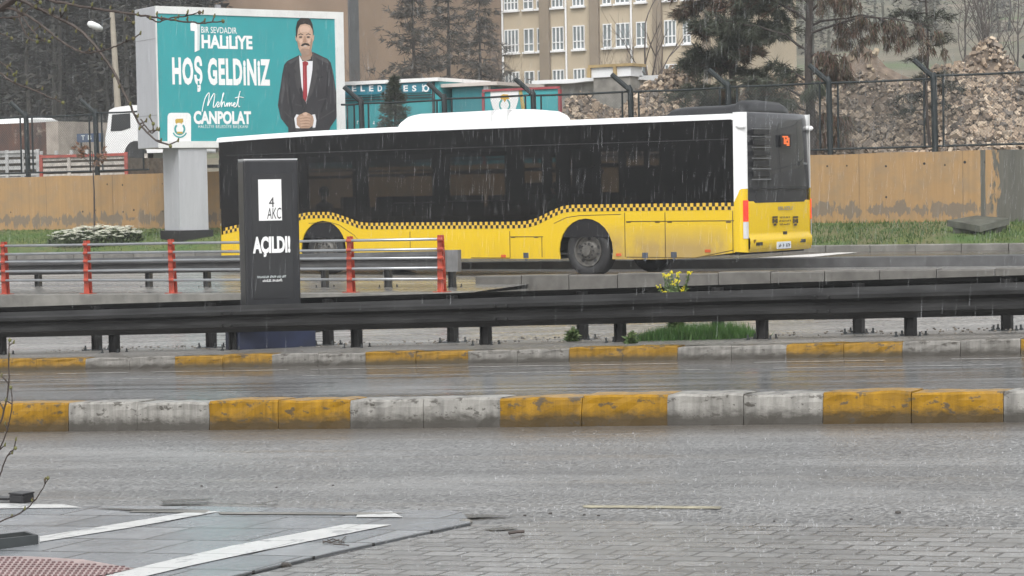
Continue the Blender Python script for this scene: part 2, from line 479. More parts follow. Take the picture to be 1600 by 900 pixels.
# painted line on the upper lane
mw = MB()
pa = [at(1185, 405, 40.6), at(1268, 402, 40.6), at(1340, 392.5, 43.0), at(1310, 392.5, 43.0)]
for p in pa: p.z = kerb39.z(p.x) - .03 + ((gkerb.z(p.x) - .14) - (kerb39.z(p.x) - .03)) * (p.y - 39.75) / 3.8 + .004
mw.add(pa, [(0, 1, 2, 3)])
tag(build('marking_and_glint', mw, m_white), kind='structure')
mw = MB()
pa = [onr(910, 789, .004), onr(1128, 791, .004), onr(1125, 795, .004), onr(912, 793, .004)]
mw.add(pa, [(3, 2, 1, 0)])
tag(build('marking_and_glint', mw, M('yellow_line', (.30, .275, .19), .4, .55, 14)), kind='structure')

for Y_, w_, nm in ((20.75, .05, 0), (19.9, .04, 0), (14.78, .07, 0)):  # pale strips that paint the reflections along the water edges
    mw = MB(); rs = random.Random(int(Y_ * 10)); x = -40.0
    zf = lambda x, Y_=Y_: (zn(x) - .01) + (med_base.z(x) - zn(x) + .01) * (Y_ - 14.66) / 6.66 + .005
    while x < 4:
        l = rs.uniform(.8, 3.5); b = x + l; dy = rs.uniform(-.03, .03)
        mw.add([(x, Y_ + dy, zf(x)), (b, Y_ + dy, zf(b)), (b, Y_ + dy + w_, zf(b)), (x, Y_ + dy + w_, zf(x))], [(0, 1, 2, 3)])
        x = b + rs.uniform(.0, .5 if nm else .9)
    tag(build('marking_and_glint', mw, m_glint), kind='structure')

# grass verge
GZ = lambda x, y: gkerb.z(x) - .03 + (1.0 - gkerb.z(x)) * ((y - 43.68) / 3.3) ** .8
mg = MB()
gxs = [-110, -80] + [-62 + 1.0 * i for i in range(75)]
gys = [43.67 + .42 * i for i in range(9)]
mg.add([(x, y, GZ(x, max(y, 43.681)) + .03 * noise.noise(Vector((x * .8, y * .9, 0)))) for x in gxs for y in gys],
       [(i * 9 + k, (i + 1) * 9 + k, (i + 1) * 9 + k + 1, i * 9 + k + 1) for i in range(len(gxs) - 1) for k in range(8)])
def grassground():
    m, nt, bs = nodes_of('lawn')
    v = coords(nt)
    c = mixc(nt, ramp(nt, noi(nt, v, 1.1, 5), .35, .65), (.10, .125, .03), (.055, .11, .022))
    c = mixc(nt, mth(nt, 'MULTIPLY', ramp(nt, noi(nt, v, .5, 4), .5, .62), .6), c, (.15, .12, .07))
    nt.links.new(c, bs.inputs['Base Color']); bs.inputs['Roughness'].default_value = .8
    bumpn(nt, bs, noi(nt, v, 25, 5), .6, .05)
    return m
tag(build('lawn', mg, grassground()), kind='structure')
rs = random.Random(11)
mb = MB()
for i in range(26000):
    x = rs.uniform(-46, -11); y = rs.uniform(43.72, 46.9)
    d = noise.noise(Vector((x * .5, y * .7, 4)))
    if d < -.25 and rs.random() < .7: continue
    if x < -30 and y < 44.8 and rs.random() < .75: continue
    z = GZ(x, y) - .01; h = rs.uniform(.04, .11) * (1.15 if x > -20 else .8); w = rs.uniform(.008, .016)
    a = rs.uniform(0, pi); lx, ly = rs.uniform(-.05, .05), rs.uniform(-.05, .05)
    mb.add([(x - w * cos(a), y - w * sin(a), z), (x + w * cos(a), y + w * sin(a), z), (x + lx, y + ly, z + h)], [(0, 1, 2)])
tag(build('grass', mb, leafmat('grass_blades', [(.03, .07, .012), (.055, .105, .022), (.085, .12, .03)])), 'short wet green grass of the verge below the ochre wall', 'grass', kind='stuff')

# terrain behind the wall: level yard, then a hillside
def TZ(x, y):
    t = max(0, y - 62)
    z = 2.25 + .05 * t + .00036 * t * t
    return z + (noise.noise(Vector((x * .02, y * .02, 1))) * .06 * t ** .8 if t else 0) + .12 * noise.noise(Vector((x * .3, y * .3, 2)))
mt = MB()
txs = [-420 + 12 * i for i in range(60)]; tys = [47.34, 50, 54, 58, 62, 68, 76, 85, 95, 108, 122, 138, 156, 176, 200, 228, 260, 300, 350, 420]
nT = len(tys)
mt.add([(x, y, TZ(x, y) if y > 47.4 else 2.25) for x in txs for y in tys], [(i * nT + k, (i + 1) * nT + k, (i + 1) * nT + k + 1, i * nT + k + 1) for i in range(len(txs) - 1) for k in range(nT - 1)])
def hillmat():
    m, nt, bs = nodes_of('hillside')
    v = coords(nt)
    c = mixc(nt, ramp(nt, noi(nt, v, .05, 6, .6), .4, .62), (.10, .105, .07), (.19, .16, .115))
    c = mixc(nt, ramp(nt, noi(nt, coords(nt, (.5, 2, 1)), .06, 5, .6), .55, .62), c, (.09, .13, .05))
    c = mixc(nt, mth(nt, 'MULTIPLY', ramp(nt, noi(nt, v, 1.2, 6, .7), .4, .7), .5), c, (.06, .055, .045))
    nt.links.new(c, bs.inputs['Base Color']); bs.inputs['Roughness'].default_value = .9
    return m
tag(build('terrain', mt, hillmat(), smooth=True), kind='structure')

# foreground forecourt: slabs, painted bay lines, block paving
def slabmat():
    m, nt, bs = nodes_of('grey_slabs')
    v = coords(nt, (1, 1, 1), rot=(0, 0, radians(-2)))
    b = nt.nodes.new('ShaderNodeTexBrick')
    b.inputs['Scale'].default_value = 1.0; b.inputs['Mortar Size'].default_value = .010
    b.inputs['Brick Width'].default_value = .62; b.inputs['Row Height'].default_value = .42
    b.inputs['Color1'].default_value = (.175, .19, .205, 1); b.inputs['Color2'].default_value = (.27, .285, .30, 1); b.inputs['Mortar'].default_value = (.03, .03, .03, 1)
    nt.links.new(v, b.inputs['Vector'])
    c = mixc(nt, mth(nt, 'MULTIPLY', ramp(nt, noi(nt, v, 7, 6, .7), .4, .7), .35), b.outputs[0], (.10, .105, .11))
    nt.links.new(c, bs.inputs['Base Color']); 
    nt.links.new(mth(nt, 'ADD', mth(nt, 'MULTIPLY', noi(nt, v, 2.0, 4), .35), .06), bs.inputs['Roughness'])
    h = mth(nt, 'SUBTRACT', mth(nt, 'MULTIPLY', noi(nt, v, 18, 4), .3), b.outputs['Fac'])
    bumpn(nt, bs, h, .35, .012)
    return m
def pavermat():
    m, nt, bs = nodes_of('block_paving')
    v = coords(nt, rot=(0, 0, radians(-1)))
    b = nt.nodes.new('ShaderNodeTexBrick')
    b.inputs['Scale'].default_value = 1.0; b.inputs['Mortar Size'].default_value = .010; b.inputs['Mortar Smooth'].default_value = .3
    b.inputs['Brick Width'].default_value = .20; b.inputs['Row Height'].default_value = .13
    b.inputs['Color1'].default_value = (.15, .15, .148, 1); b.inputs['Color2'].default_value = (.24, .24, .235, 1); b.inputs['Mortar'].default_value = (.035, .033, .03, 1)
    nt.links.new(v, b.inputs['Vector'])
    grit = ramp(nt, noi(nt, v, 1.6, 7, .7), .44, .58)
    c = mixc(nt, mth(nt, 'MULTIPLY', grit, .55), b.outputs[0], (.13, .125, .115))
    nt.links.new(c, bs.inputs['Base Color'])
    nt.links.new(mth(nt, 'ADD', mth(nt, 'MULTIPLY', noi(nt, v, 3.0, 4), .3), .12), bs.inputs['Roughness'])
    h = mth(nt, 'SUBTRACT', mth(nt, 'MULTIPLY', noi(nt, v, 26, 4), .6), mth(nt, 'MULTIPLY', b.outputs['Fac'], 1.2))
    bumpn(nt, bs, h, .5, .012)
    return m
def slab_poly(name, pts, lift, mat, thick, kind='structure'):
    mb = MB()
    top = [onr(px, py, lift) for px, py in pts]
    n = len(top)
    low = [p - Vector((0, 0, thick)) for p in top]
    mb.add(top, [tuple(reversed(range(n)))])
    mb.add(top + low, [(i, (i + 1) % n, n + (i + 1) % n, n + i) for i in range(n)])
    return tag(build(name, mb, mat), kind=kind)
slab_poly('pavement', [(-500, 795), (0, 790), (330, 791), (560, 796), (700, 797), (722, 800), (735, 816), (640, 836), (520, 862), (360, 900), (100, 985), (-500, 985)], .016, slabmat(), .06)
slab_poly('pavement', [(735, 822), (900, 812), (1200, 818), (1700, 826), (1900, 985), (110, 985), (380, 902), (640, 841)], .006, pavermat(), .03)
def wornpaint():
    m, nt, bs = nodes_of('bay_paint')
    v = coords(nt)
    f = noi(nt, v, 6, 8, .75)
    col = mixc(nt, ramp(nt, f, .3, .7), (.45, .46, .455), (.68, .69, .68))
    col = mixc(nt, mth(nt, 'MULTIPLY', ramp(nt, f, .565, .60), .8), col, (.24, .25, .26))
    br = nt.nodes.new('ShaderNodeTexBrick'); br.inputs['Scale'].default_value = 1; br.inputs['Mortar Size'].default_value = .006; br.inputs['Brick Width'].default_value = .62; br.inputs['Row Height'].default_value = .42
    nt.links.new(coords(nt, rot=(0, 0, radians(-2))), br.inputs['Vector'])
    col = mixc(nt, mth(nt, 'MULTIPLY', br.outputs['Fac'], .7), col, (.08, .08, .08))
    nt.links.new(col, bs.inputs['Base Color']); bs.inputs['Roughness'].default_value = .3
    return m
m_pline = wornpaint()
mw = MB()
def pline(quads, lift=.020):
    for q in quads:
        mw.add([onr(px, py, lift) for px, py in q], [(3, 2, 1, 0)])
pline([[(130, 915), (270, 881), (275, 869.5), (160, 898)],])
mw = MB()
L1t = [(150, 903), (280, 871), (360, 853), (450, 836), (540, 819)]; L1b = [(190, 909), (300, 883), (380, 866), (465, 849), (612, 819.5)]
for i in range(4):
    pline([[L1t[i], L1b[i], L1b[i + 1], L1t[i + 1]]])
pline([[(560, 801), (556, 808), (630, 808), (612, 799)]])
pline([[(62, 838), (62, 846.5), (205, 824), (155, 823)], [(155, 823), (205, 824), (345, 798.5), (300, 799)]])
pline([[(-60, 785), (-60, 795), (128, 793), (100, 788)]], lift=.020)
tag(build('bay_marking', mw, m_pline), kind='structure')
mw = MB()
pts = [(-120, 868), (45, 869), (130, 874), (210, 888), (150, 900), (90, 912), (-120, 912)]
tp = [onr(px, py, .022) for px, py in pts]
mw.add(tp, [tuple(reversed(range(len(tp))))])
for r_ in range(24):
    for c_ in range(40):
        px = -60 + c_ * 9.5 + (r_ % 2) * 4.7 + r_ * 2; py = 869 + r_ * 3.4
        if py < 869 + max(0, px - 20) * .09 + 1.5 or py > 904 or px > 205 - max(0, py - 889) * 4: continue
        c = onr(px, py, .022)
        mw.lathe([(.010, 0), (.008, .006), (.0, .007)], c, 'z', 8, 1)
tag(build('tactile_paving', mw, [M('tactile_red', (.36, .27, .26), .3, .25, 6), M('tactile_stud', (.11, .06, .06), .35, .2, 6)]), kind='structure')
# cracked, sunken edge of the forecourt
mw = MB()
for q in ([(215, 796), (330, 797), (320, 801), (200, 800)], [(340, 800), (640, 800.5), (560, 804), (345, 803)]):
    mw.add([onr(px, py, .0205) for px, py in q], [(3, 2, 1, 0)])
tag(build('broken_edge', mw, m_concd), kind='structure')
mw = MB()  # strips along the slab edge paint its shadow gap; the rest are cracks and mud
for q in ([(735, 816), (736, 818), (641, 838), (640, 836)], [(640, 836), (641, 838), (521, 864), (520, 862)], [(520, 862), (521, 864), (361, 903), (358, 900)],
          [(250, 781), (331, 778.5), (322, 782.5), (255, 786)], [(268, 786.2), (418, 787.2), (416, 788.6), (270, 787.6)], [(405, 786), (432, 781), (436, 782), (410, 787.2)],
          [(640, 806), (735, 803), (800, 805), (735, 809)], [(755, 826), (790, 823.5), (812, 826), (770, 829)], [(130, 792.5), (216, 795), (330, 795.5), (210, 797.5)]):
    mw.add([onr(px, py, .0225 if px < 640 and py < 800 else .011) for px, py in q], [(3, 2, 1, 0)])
tag(build('mud_and_gap_shade', mw, M('mud_and_gap_dark', (.05, .047, .04), .25, .45, 12, .4)), kind='structure')

# ------------------------------------------------------------------ the ochre wall and the fence on it
WY = 46.9
wall_h = Line(-43.97, 2.447, -14.19, 2.528, lo=-90, hi=0)
mb = MB()
rs = random.Random(2)
wx = [-75 + .6 * i for i in range(122)]
mb.extrude_x([(WY, -2.2), (WY, 0), (WY + .3, 0), (WY + .3, -2.2)], wx, lambda x: wall_h.z(x) + .025 * noise.noise(Vector((x * .9, 0, 0))), closed=True)
for i in range(150):                             # tie holes left by the shuttering, drawn as black discs
    hx = -73 + .46 * i + rs.uniform(-.06, .06)
    for hz in (.28, 1.0):
        if rs.random() < .5:
            r_ = rs.uniform(.016, .034)
            mb.lathe([(r_, -.003), (0, -.003)], (hx, WY, wall_h.z(hx) - hz + rs.uniform(-.03, .03)), 'y', 8, 1)
for v in range(len(mb.v)): mb.v[v] = mb.v[v] - Vector((WALLX0, 0, 1.0))
wall = build('wall', mb, [wallmat(), m_black])
wall.location = (WALLX0, 0, 1.0)
tag(wall, 'long ochre concrete retaining wall with peeling foot and one bare grey end', 'wall')
wall.parent = None

def fence_mesh_mat():
    m, nt, bs = nodes_of('chain_link')
    v = coords(nt)
    sx = nt.nodes.new('ShaderNodeSeparateXYZ'); nt.links.new(v, sx.inputs[0])
    a = mth(nt, 'FRACT', mth(nt, 'DIVIDE', mth(nt, 'ADD', sx.outputs['X'], sx.outputs['Z']), .075))
    b = mth(nt, 'FRACT', mth(nt, 'DIVIDE', mth(nt, 'SUBTRACT', sx.outputs['X'], sx.outputs['Z']), .075))
    w = mth(nt, 'MAXIMUM', mth(nt, 'LESS_THAN', a, .085), mth(nt, 'LESS_THAN', b, .085))
    nt.links.new(w, bs.inputs['Alpha'])
    bs.inputs['Base Color'].default_value = (.10, .11, .11, 1); bs.inputs['Roughness'].default_value = .5
    return m
m_mesh = fence_mesh_mat()
FY = 47.05
def fence(xposts, x0, x1, label, dz=0):
    base = Vector(((x0 + x1) / 2, FY, wall_h.z((x0 + x1) / 2)))
    t = thing('fence', base, label, 'fence', 'chain link fences on the ochre wall')
    ztop = 4.15
    for p in xposts:
        mb = MB(); zb = wall_h.z(p) - .25
        rr = random.uniform(-.02, .02)
        mb.tube([(p + .03, FY, zb), (p, FY, ztop + .04), (p - .04 + rr, FY, ztop + .12)], .072, 8)
        mb.tube([(p - .0, FY, ztop + .02), (p - .42 + rr, FY - .12, ztop + .42)], .062, 8)
        build('post', mb, m_fencep, t)
    r = MB(); me = MB()
    ps = [x0] + [p for p in xposts if x0 < p < x1] + [x1]
    for i in range(len(ps) - 1):
        a, b = ps[i], ps[i + 1]
        dzz = random.uniform(-.03, .03); zl = wall_h.z((a + b) / 2) + .12
        if b > -16.2 and a > -17: dzz += .07
        a2, b2 = a + (.22 if a in xposts else 0), b - (.22 if b in xposts else 0)
        r.tube([(a2 - .18, FY, ztop + dzz), ((a2 + b2) / 2, FY, ztop + dzz - .012), (b2 + .18, FY, ztop + dzz)], .028, 6)
        r.tube([(a2 - .18, FY, zl), (b2 + .18, FY, zl)], .028, 6)
        for xx in (a2, b2): r.tube([(xx, FY, zl), (xx, FY, ztop + dzz)], .026, 6)
        me.quad((a2, FY, zl), (b2, FY, zl), (b2, FY, ztop + dzz), (a2, FY, ztop + dzz))
    build('panel_frame', r, m_fencep, t); build('wire_mesh', me, m_mesh, t)
    return t
step = 2.545
p0 = xat(40, 47, 230)
posts = [p0 + step * i for i in range(-8, 2)]
fence(posts, p0 - 8.5 * step, xat(222, 47, 230), 'dark green chain link fence left of the billboard with outward bent post tips')
p1 = xat(560, 47, 200)
posts = [xat(p, 47, 180) for p in (563, 693, 832, 984, 1137, 1294, 1458)]
posts += [posts[-1] + 2.5 * i for i in range(1, 7)]
fence(posts, xat(541, 47, 180), posts[-1] + 1, 'long dark green chain link fence above the bus with bent post tips')

# ------------------------------------------------------------------ guard rails
def wbeam(mb, Y, zf, face, x_list, h=.34, m=0):
    """w profile: crest, valley, crest, flanges; face -1 looks at -Y"""
    p = [(0, 0), (-.045, -.05), (-.085, -.075), (-.085, -.115), (-.03, -.155), (-.025, -.185), (-.085, -.225), (-.085, -.265), (-.045, -.29), (0, -h)]
    prof = [(Y - face * y * -1, z) for y, z in p] if False else [(Y + (y if face < 0 else -y), z) for y, z in p]
    back = [(y + (.006 if face < 0 else -.006), z) for y, z in reversed(prof)]
    mb.extrude_x(prof + back, x_list, zf, m, closed=True)
def guardrail(Y, Yp, face, zf, footz, posts, x0, x1, label, h=.34, pw=.10, mat=None):
    mat = mat or m_galv
    xm = (x0 + x1) / 2
    t = thing('guard_rail', (posts[len(posts) // 2], Y, footz(posts[len(posts) // 2])), label, 'guard rail', 'steel guard rails along the roads')
    x = x0; k = 0
    mb = MB()
    while x < x1:
        b = min(x + 4.0, x1)
        zz = random.uniform(-.004, .004)
        wbeam(mb, Y + zz, lambda q: zf(q) + zz, face, [x, (x + b) / 2, b + .06], h)
        for dx in (.05, .2):                     # splice bolts
            for dzv in (-.09, -.245):
                mb.lathe([(.02, 0), (.02, -.02), (0, -.024)], (x + dx, Y + face * .09, zf(x) + dzv), 'y', 6)
        x = b
    build('beam', mb, mat, t)
    for p in posts:
        f = footz(p)
        mb = MB()
        w = pw
        mb.box(p - w / 2, p + w / 2, Yp - .004, Yp + .004, f, zf(p) - .03)
        for s in (-1, 1): mb.box(p + s * w / 2 - .005, p + s * w / 2 + .005, Yp - .05, Yp + .05, f, zf(p) - .03)
        mb.box(p - w / 2, p + w / 2, min(Yp, Y), max(Yp, Y), zf(p) - .24, zf(p) - .10)
        o = build('post', mb, mat, t)
        mb = MB()
        mb.box(p - .17, p + .17, Yp - .12, Yp + .12, f - .03, f + .014)
        for dx in (-.13, .13):
            for dy in (-.09, .09):
                mb.tube([(p + dx, Yp + dy, f + .01), (p + dx + random.uniform(-.01, .01), Yp + dy, f + .07)], .012, 6)
                mb.tube([(p + dx, Yp + dy, f + .012), (p + dx, Yp + dy, f + .032)], .022, 6)
        build('base_plate', mb, m_dark, o)
    return t
fpx = [-165, 0, 177, 365, 556, 758, 968, 1190, 1422, 1670]
fp = [xat(p, 22.2, 535) for p in fpx]
guardrail(22.12, 22.22, -1, rail_top.z, rail_foot.z, fp, -33, 3, 'front dark steel guard rail on the median facing the near road')
bpx = [-40, 148, 327, 427, 510, 705, 908, 1120, 1340, 1572]
bp = [xat(p, 23.2, 525) for p in bpx]
guardrail(23.36, 23.24, 1, lambda x: rail_top.z(x) + .03, lambda x: rail_foot.z(x) - .01, bp, -34, 3, 'rear dark steel guard rail on the median, its top showing above the front one')
# rail between the red railing and the bus road, with its curved end
za, zb_ = at(100, 404, 32.7), at(640, 393, 32.7)
frail = Line(za.x, za.z, zb_.x, zb_.z, lo=-60, hi=-18)
ffoot = lambda x: ledge_z(x) + .02
fx = [xat(p, 32.75, 430) for p in (-320, -240, -110, 58, 231, 322, 405, 506, 605)] + [xat(705, 32.75, 430)]
gr = guardrail(32.7, 32.78, -1, frail.z, ffoot, fx, -60, xat(698, 32.7), 'grey steel guard rail behind the red railing, ending in a curved plate', h=.31, mat=m_galvl)
mb = MB()
xe = xat(698, 32.7, 400); ze = frail.z(xe)
arc = [(xe - .05, 32.6), (xe + .02, 32.52), (xe + .14, 32.48), (xe + .24, 32.5), (xe + .3, 32.58), (xe + .31, 32.68)]
vs = [(x, y, ze + .02) for x, y in arc] + [(x, y, ze - .36) for x, y in arc]
mb.add(vs, [(i, i + 1, 7 + i, 6 + i) for i in range(5)])
build('end_plate', mb, M('end_plate_grey', (.20, .20, .20), .45, .2, 4, metal=.4), gr, bevel=0)

# red-post railing on the ledge
RY = 31.45
rp = [xat(p, RY, 420) for p in (-133, 8, 137, 270, 405, 548, 690)]
t = thing('railing', (rp[3], RY, ledge_z(rp[3]) + .012), 'red post railing with five silver rails on the concrete ledge', 'railing')
rt = Line(at(5, 378, RY).x, at(5, 378, RY).z, at(688, 367, RY).x, at(688, 367, RY).z, lo=-60)
offs = (.075, .235, .385, .56, .74)
for p in rp:
    zb, zt_ = ledge_z(p) + .01, rt.z(p)
    mb = MB()
    lean = random.uniform(-.012, .02); w0, w1 = .062, .036
    for (ya, yb) in ((-.05, -.042), (.042, .05)):
        mb.add([(p - w0, RY + ya, zb), (p + w0, RY + ya, zb), (p + w0, RY + yb, zb), (p - w0, RY + yb, zb),
                (p - w1 - .02 + lean, RY + ya, zt_), (p + w1 - .02 + lean, RY + ya, zt_), (p + w1 - .02 + lean, RY + yb, zt_), (p - w1 - .02 + lean, RY + yb, zt_)],
               [(3, 2, 1, 0), (4, 5, 6, 7), (0, 1, 5, 4), (1, 2, 6, 5), (2, 3, 7, 6), (3, 0, 4, 7)])
    mb.add([(p - .006, RY - .042, zb), (p + .006, RY - .042, zb), (p + .006, RY + .042, zb), (p - .006, RY + .042, zb),
            (p - .02, RY - .042, zt_), (p - .008, RY - .042, zt_), (p - .008, RY + .042, zt_), (p - .02, RY + .042, zt_)],
           [(3, 2, 1, 0), (4, 5, 6, 7), (0, 1, 5, 4), (1, 2, 6, 5), (2, 3, 7, 6), (3, 0, 4, 7)])
    for o_ in offs:                              # rail collars
        mb.tube([(p - .02, RY - .075, zt_ - o_), (p + .085, RY - .075, zt_ - o_)], .031, 8)
    mb.box(p - .13, p + .13, RY - .09, RY + .09, zb - .01, zb + .012)
    build('post', mb, m_red, t)
for o_ in offs:
    mb = MB()
    xs = [rp[0] - 4] + rp[1:-1] + [rp[-1] + .02]
    mb.tube([(x, RY - .075, rt.z(x) - o_ + random.uniform(-.006, .006)) for x in xs], .024, 8)
    build('rail', mb, m_silver, t, smooth=True)

# ------------------------------------------------------------------ the bus
BX, BY0, BW = at(1164, 398, 35.6).x, 35.6, 2.6
BYAW = radians(5.5)                              # the bus stands slightly askew to the road
B0 = Vector((BX, BY0, 0))
_rb = Matrix.Rotation(BYAW, 3, 'Z')
BEYE = B0 + _rb @ (EYEP - B0)
def bray(px, py): return _rb @ ray(px, py)
def bat(px, py, Y):                              # a sight line met with a plane of the bus, in the bus's own axes
    d = bray(px, py); return BEYE + d * ((Y - BEYE.y) / d.y)
BL = BX - bat(338, 300, BY0).x
def bp_(u, y, h): return Vector((BX - u, BY0 + y, BUSZ + h))
bus = thing('city_bus', bp_(0, 0, 0), 'yellow, white and black city bus driving away left with checkered stripe', 'bus')
def uh(px, py):
    p = bat(px, py, BY0); return (BX - p.x, p.z - BUSZ)
bus.rotation_euler = (0, 0, -BYAW)
def dirty(name, c, rough=.22):
    m, nt, bs = nodes_of(name)
    v = coords(nt)
    sx = nt.nodes.new('ShaderNodeSeparateXYZ'); nt.links.new(v, sx.inputs[0])
    f = noi(nt, coords(nt, (1.2, 1, .8)), 1.6, 6, .65)
    st = noi(nt, coords(nt, (7, 7, .25)), 1.5, 5, .6)
    # road film thrown up behind the rear wheel
    reg = mth(nt, 'MULTIPLY', ramp(nt, sx.outputs['X'], -4.0, -3.0), ramp(nt, sx.outputs['X'], -.25, -.5))
    hgt = ramp(nt, sx.outputs['Z'], 1.02, .55)
    mask = mth(nt, 'MULTIPLY', mth(nt, 'MULTIPLY', reg, hgt), ramp(nt, f, .2, .5))
    col = mixc(nt, mth(nt, 'MULTIPLY', mask, .85), c, (.34, .235, .10))
    low = mth(nt, 'MULTIPLY', ramp(nt, sx.outputs['Z'], .75, .3), ramp(nt, st, .35, .75))
    col = mixc(nt, mth(nt, 'MULTIPLY', low, .5), col, (.40, .27, .07))
    nt.links.new(col, bs.inputs['Base Color'])
    nt.links.new(mth(nt, 'ADD', mth(nt, 'MULTIPLY', mask, .35), rough), bs.inputs['Roughness'])
    bs.inputs['Coat Weight'].default_value = .3
    return m
m_yel = dirty('bus_yellow', (.70, .475, .014))
m_bwhite = M('bus_white', (.82, .83, .83), .3, .03, 2, coat=.3)
m_bblack = M('bus_black_trim', (.012, .012, .014), .25, .2, 3)
m_stripek = M('stripe_black', (.02, .018, .012), .3, .1, 3)
def glassmat(name, tint, refl=1.0, rough=.03):
    m = bpy.data.materials.new(name); m.use_nodes = True
    nt = m.node_tree; nt.nodes.clear()
    out = nt.nodes.new('ShaderNodeOutputMaterial'); tr = nt.nodes.new('ShaderNodeBsdfTransparent'); gl = nt.nodes.new('ShaderNodeBsdfGlossy')
    fr = nt.nodes.new('ShaderNodeFresnel'); mx = nt.nodes.new('ShaderNodeMixShader')
    tr.inputs[0].default_value = (*tint, 1); gl.inputs['Roughness'].default_value = rough
    fr.inputs[0].default_value = 1.5
    nt.links.new(mth(nt, 'MULTIPLY', fr.outputs[0], refl), mx.inputs[0]); nt.links.new(tr.outputs[0], mx.inputs[1]); nt.links.new(gl.outputs[0], mx.inputs[2])
    nt.links.new(mx.outputs[0], out.inputs[0])
    return m
m_tint = glassmat('tinted_glass', (.33, .33, .34), .75)
m_tint2 = glassmat('tinted_glass_far', (.9, .9, .9), .8)

ROOF = uh(1100, 188)[1]                          # top edge of the glass band
u_p = uh(1146, 250)[0]                           # glass ends at the white rear pillar
U = lambda px: uh(px, 330)[0]
HT = lambda px, py: uh(px, py)[1]
# checker stripe centre line (u, h of lower edge, h of upper edge)
S_hi, S_lo = HT(1000, 329.5), HT(700, 357.5)
SW = HT(1000, 318.5) - S_hi
S_fr = HT(510, 341)
stripe = [(u_p - .0, S_hi), (U(893), S_hi), (U(880), S_hi - .02), (U(865), S_hi - .09), (U(838), S_lo + .06), (U(822), S_lo + .01), (U(805), S_lo), (U(575), S_lo), (U(560), S_lo + .02), (U(545), S_lo + .10), (U(524), S_fr - .03), (U(514), S_fr), (U(482), S_fr), (U(470), S_fr - .03), (U(440), S_fr - .18), (U(400), S_lo - .02), (U(370), S_lo - .02), (BL - .12, S_lo - .1)]
def arc_pts(uc, hc, r, h0, n=14):
    a0 = math.asin((h0 - hc) / r)
    return [(uc - r * cos(a0 + (pi - 2 * a0) * k / n), hc + r * sin(a0 + (pi - 2 * a0) * k / n)) for k in range(n + 1)]
WR = .485
uR, uF = U(914.5), U(504)
SK = .33                                         # skirt height
arch_r = arc_pts(uR, WR, .60, SK); arch_f = arc_pts(uF, WR, .60, SK)
bot = [(u_p, .455), (1.15, SK + .02)] + [(1.9, SK)] + arch_r + arch_f + [(BL - .1, SK)]
low_poly = bot + [(u, h) for u, h in reversed(stripe)]
# side skins (near and far): outline extruded 30 mm inwards
mb = MB()
mb.prism(low_poly, bp_(0, 0, 0), (-1, 0, 0), (0, 0, 1), (0, .03, 0))
far_low = [(.12, .47), (1.15, SK + .02), (1.9, SK)] + arch_r + arch_f + [(BL - .1, SK), (BL - .1, 1.0), (.12, 1.0)]
mb.prism(far_low, bp_(0, BW - .03, 0), (-1, 0, 0), (0, 0, 1), (0, .03, 0))
body = build('body', mb, m_yel, bus)
# panel seams, flaps, latches and small orange side markers
mb = MB()
def seam(u0, h0, u1, h1, w=.008):
    d = Vector((u1 - u0, 0, h1 - h0)).normalized(); n_ = Vector((-d.z, 0, d.x)) * w
    a, b = Vector((u0, 0, h0)), Vector((u1, 0, h1))
    mb.add([bp_(q.x, -.003, q.z) for q in (a - n_, b - n_, b + n_, a + n_)], [(0, 1, 2, 3)])
hP = HT(1000, 346)
seam(U(976), S_hi - .03, U(976), .37); seam(U(1039), S_hi - .03, U(1039), .37); seam(u_p + .03, S_hi - .02, u_p + .03, .45)
seam(U(978), hP, U(1147), hP); seam(U(978), .37, U(1085), .36); seam(U(1085), .36, u_p + .03, .50)
seam(U(796), S_lo - .05, U(796), .35); seam(U(796), HT(820, 370), U(848), HT(840, 370)); seam(U(846), HT(840, 370), U(846), .36)
seam(U(735), .345, U(796), .345)
seam(U(640), S_lo - .05, U(640), .36)
for px in (982, 1027, 1046, 1138, 801, 837):
    yy = 347 if px > 900 else 370.5
    seam(U(px) + .05, HT(px, yy), U(px) - .05, HT(px, yy), .014)
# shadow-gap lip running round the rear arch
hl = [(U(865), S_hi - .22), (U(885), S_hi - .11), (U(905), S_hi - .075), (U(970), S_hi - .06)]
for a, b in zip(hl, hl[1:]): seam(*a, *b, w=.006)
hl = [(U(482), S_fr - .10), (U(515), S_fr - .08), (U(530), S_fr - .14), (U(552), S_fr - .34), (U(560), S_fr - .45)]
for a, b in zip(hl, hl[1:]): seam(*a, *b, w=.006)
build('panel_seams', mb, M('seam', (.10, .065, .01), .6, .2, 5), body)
for px, py in ((822, 399), (1008, 399), (1053, 398)):
    mb = MB(); u, h = uh(px, py)
    mb.box(BX - u - .06, BX - u + .06, BY0 - .006, BY0 + .01, BUSZ + h - .05, BUSZ + h + .05)
    mb.box(BX - u - .02, BX - u + .02, BY0 - .012, BY0 + .01, BUSZ + h - .10, BUSZ + h - .065)
    build('latch', mb, M('latch_grey', (.06, .07, .09), .35, .2, 5), body)
m_orange = M('marker_orange', (.55, .10, .03), .3, .1, 3)
for px, py in ((787, 400), (967, 398), (1106, 392), (655, 400), (360, 392)):
    mb = MB(); u, h = uh(px, py)
    mb.box(BX - u - .055, BX - u + .055, BY0 - .012, BY0 + .01, BUSZ + h - .025, BUSZ + h + .025)
    build('side_marker', mb, m_orange, body)
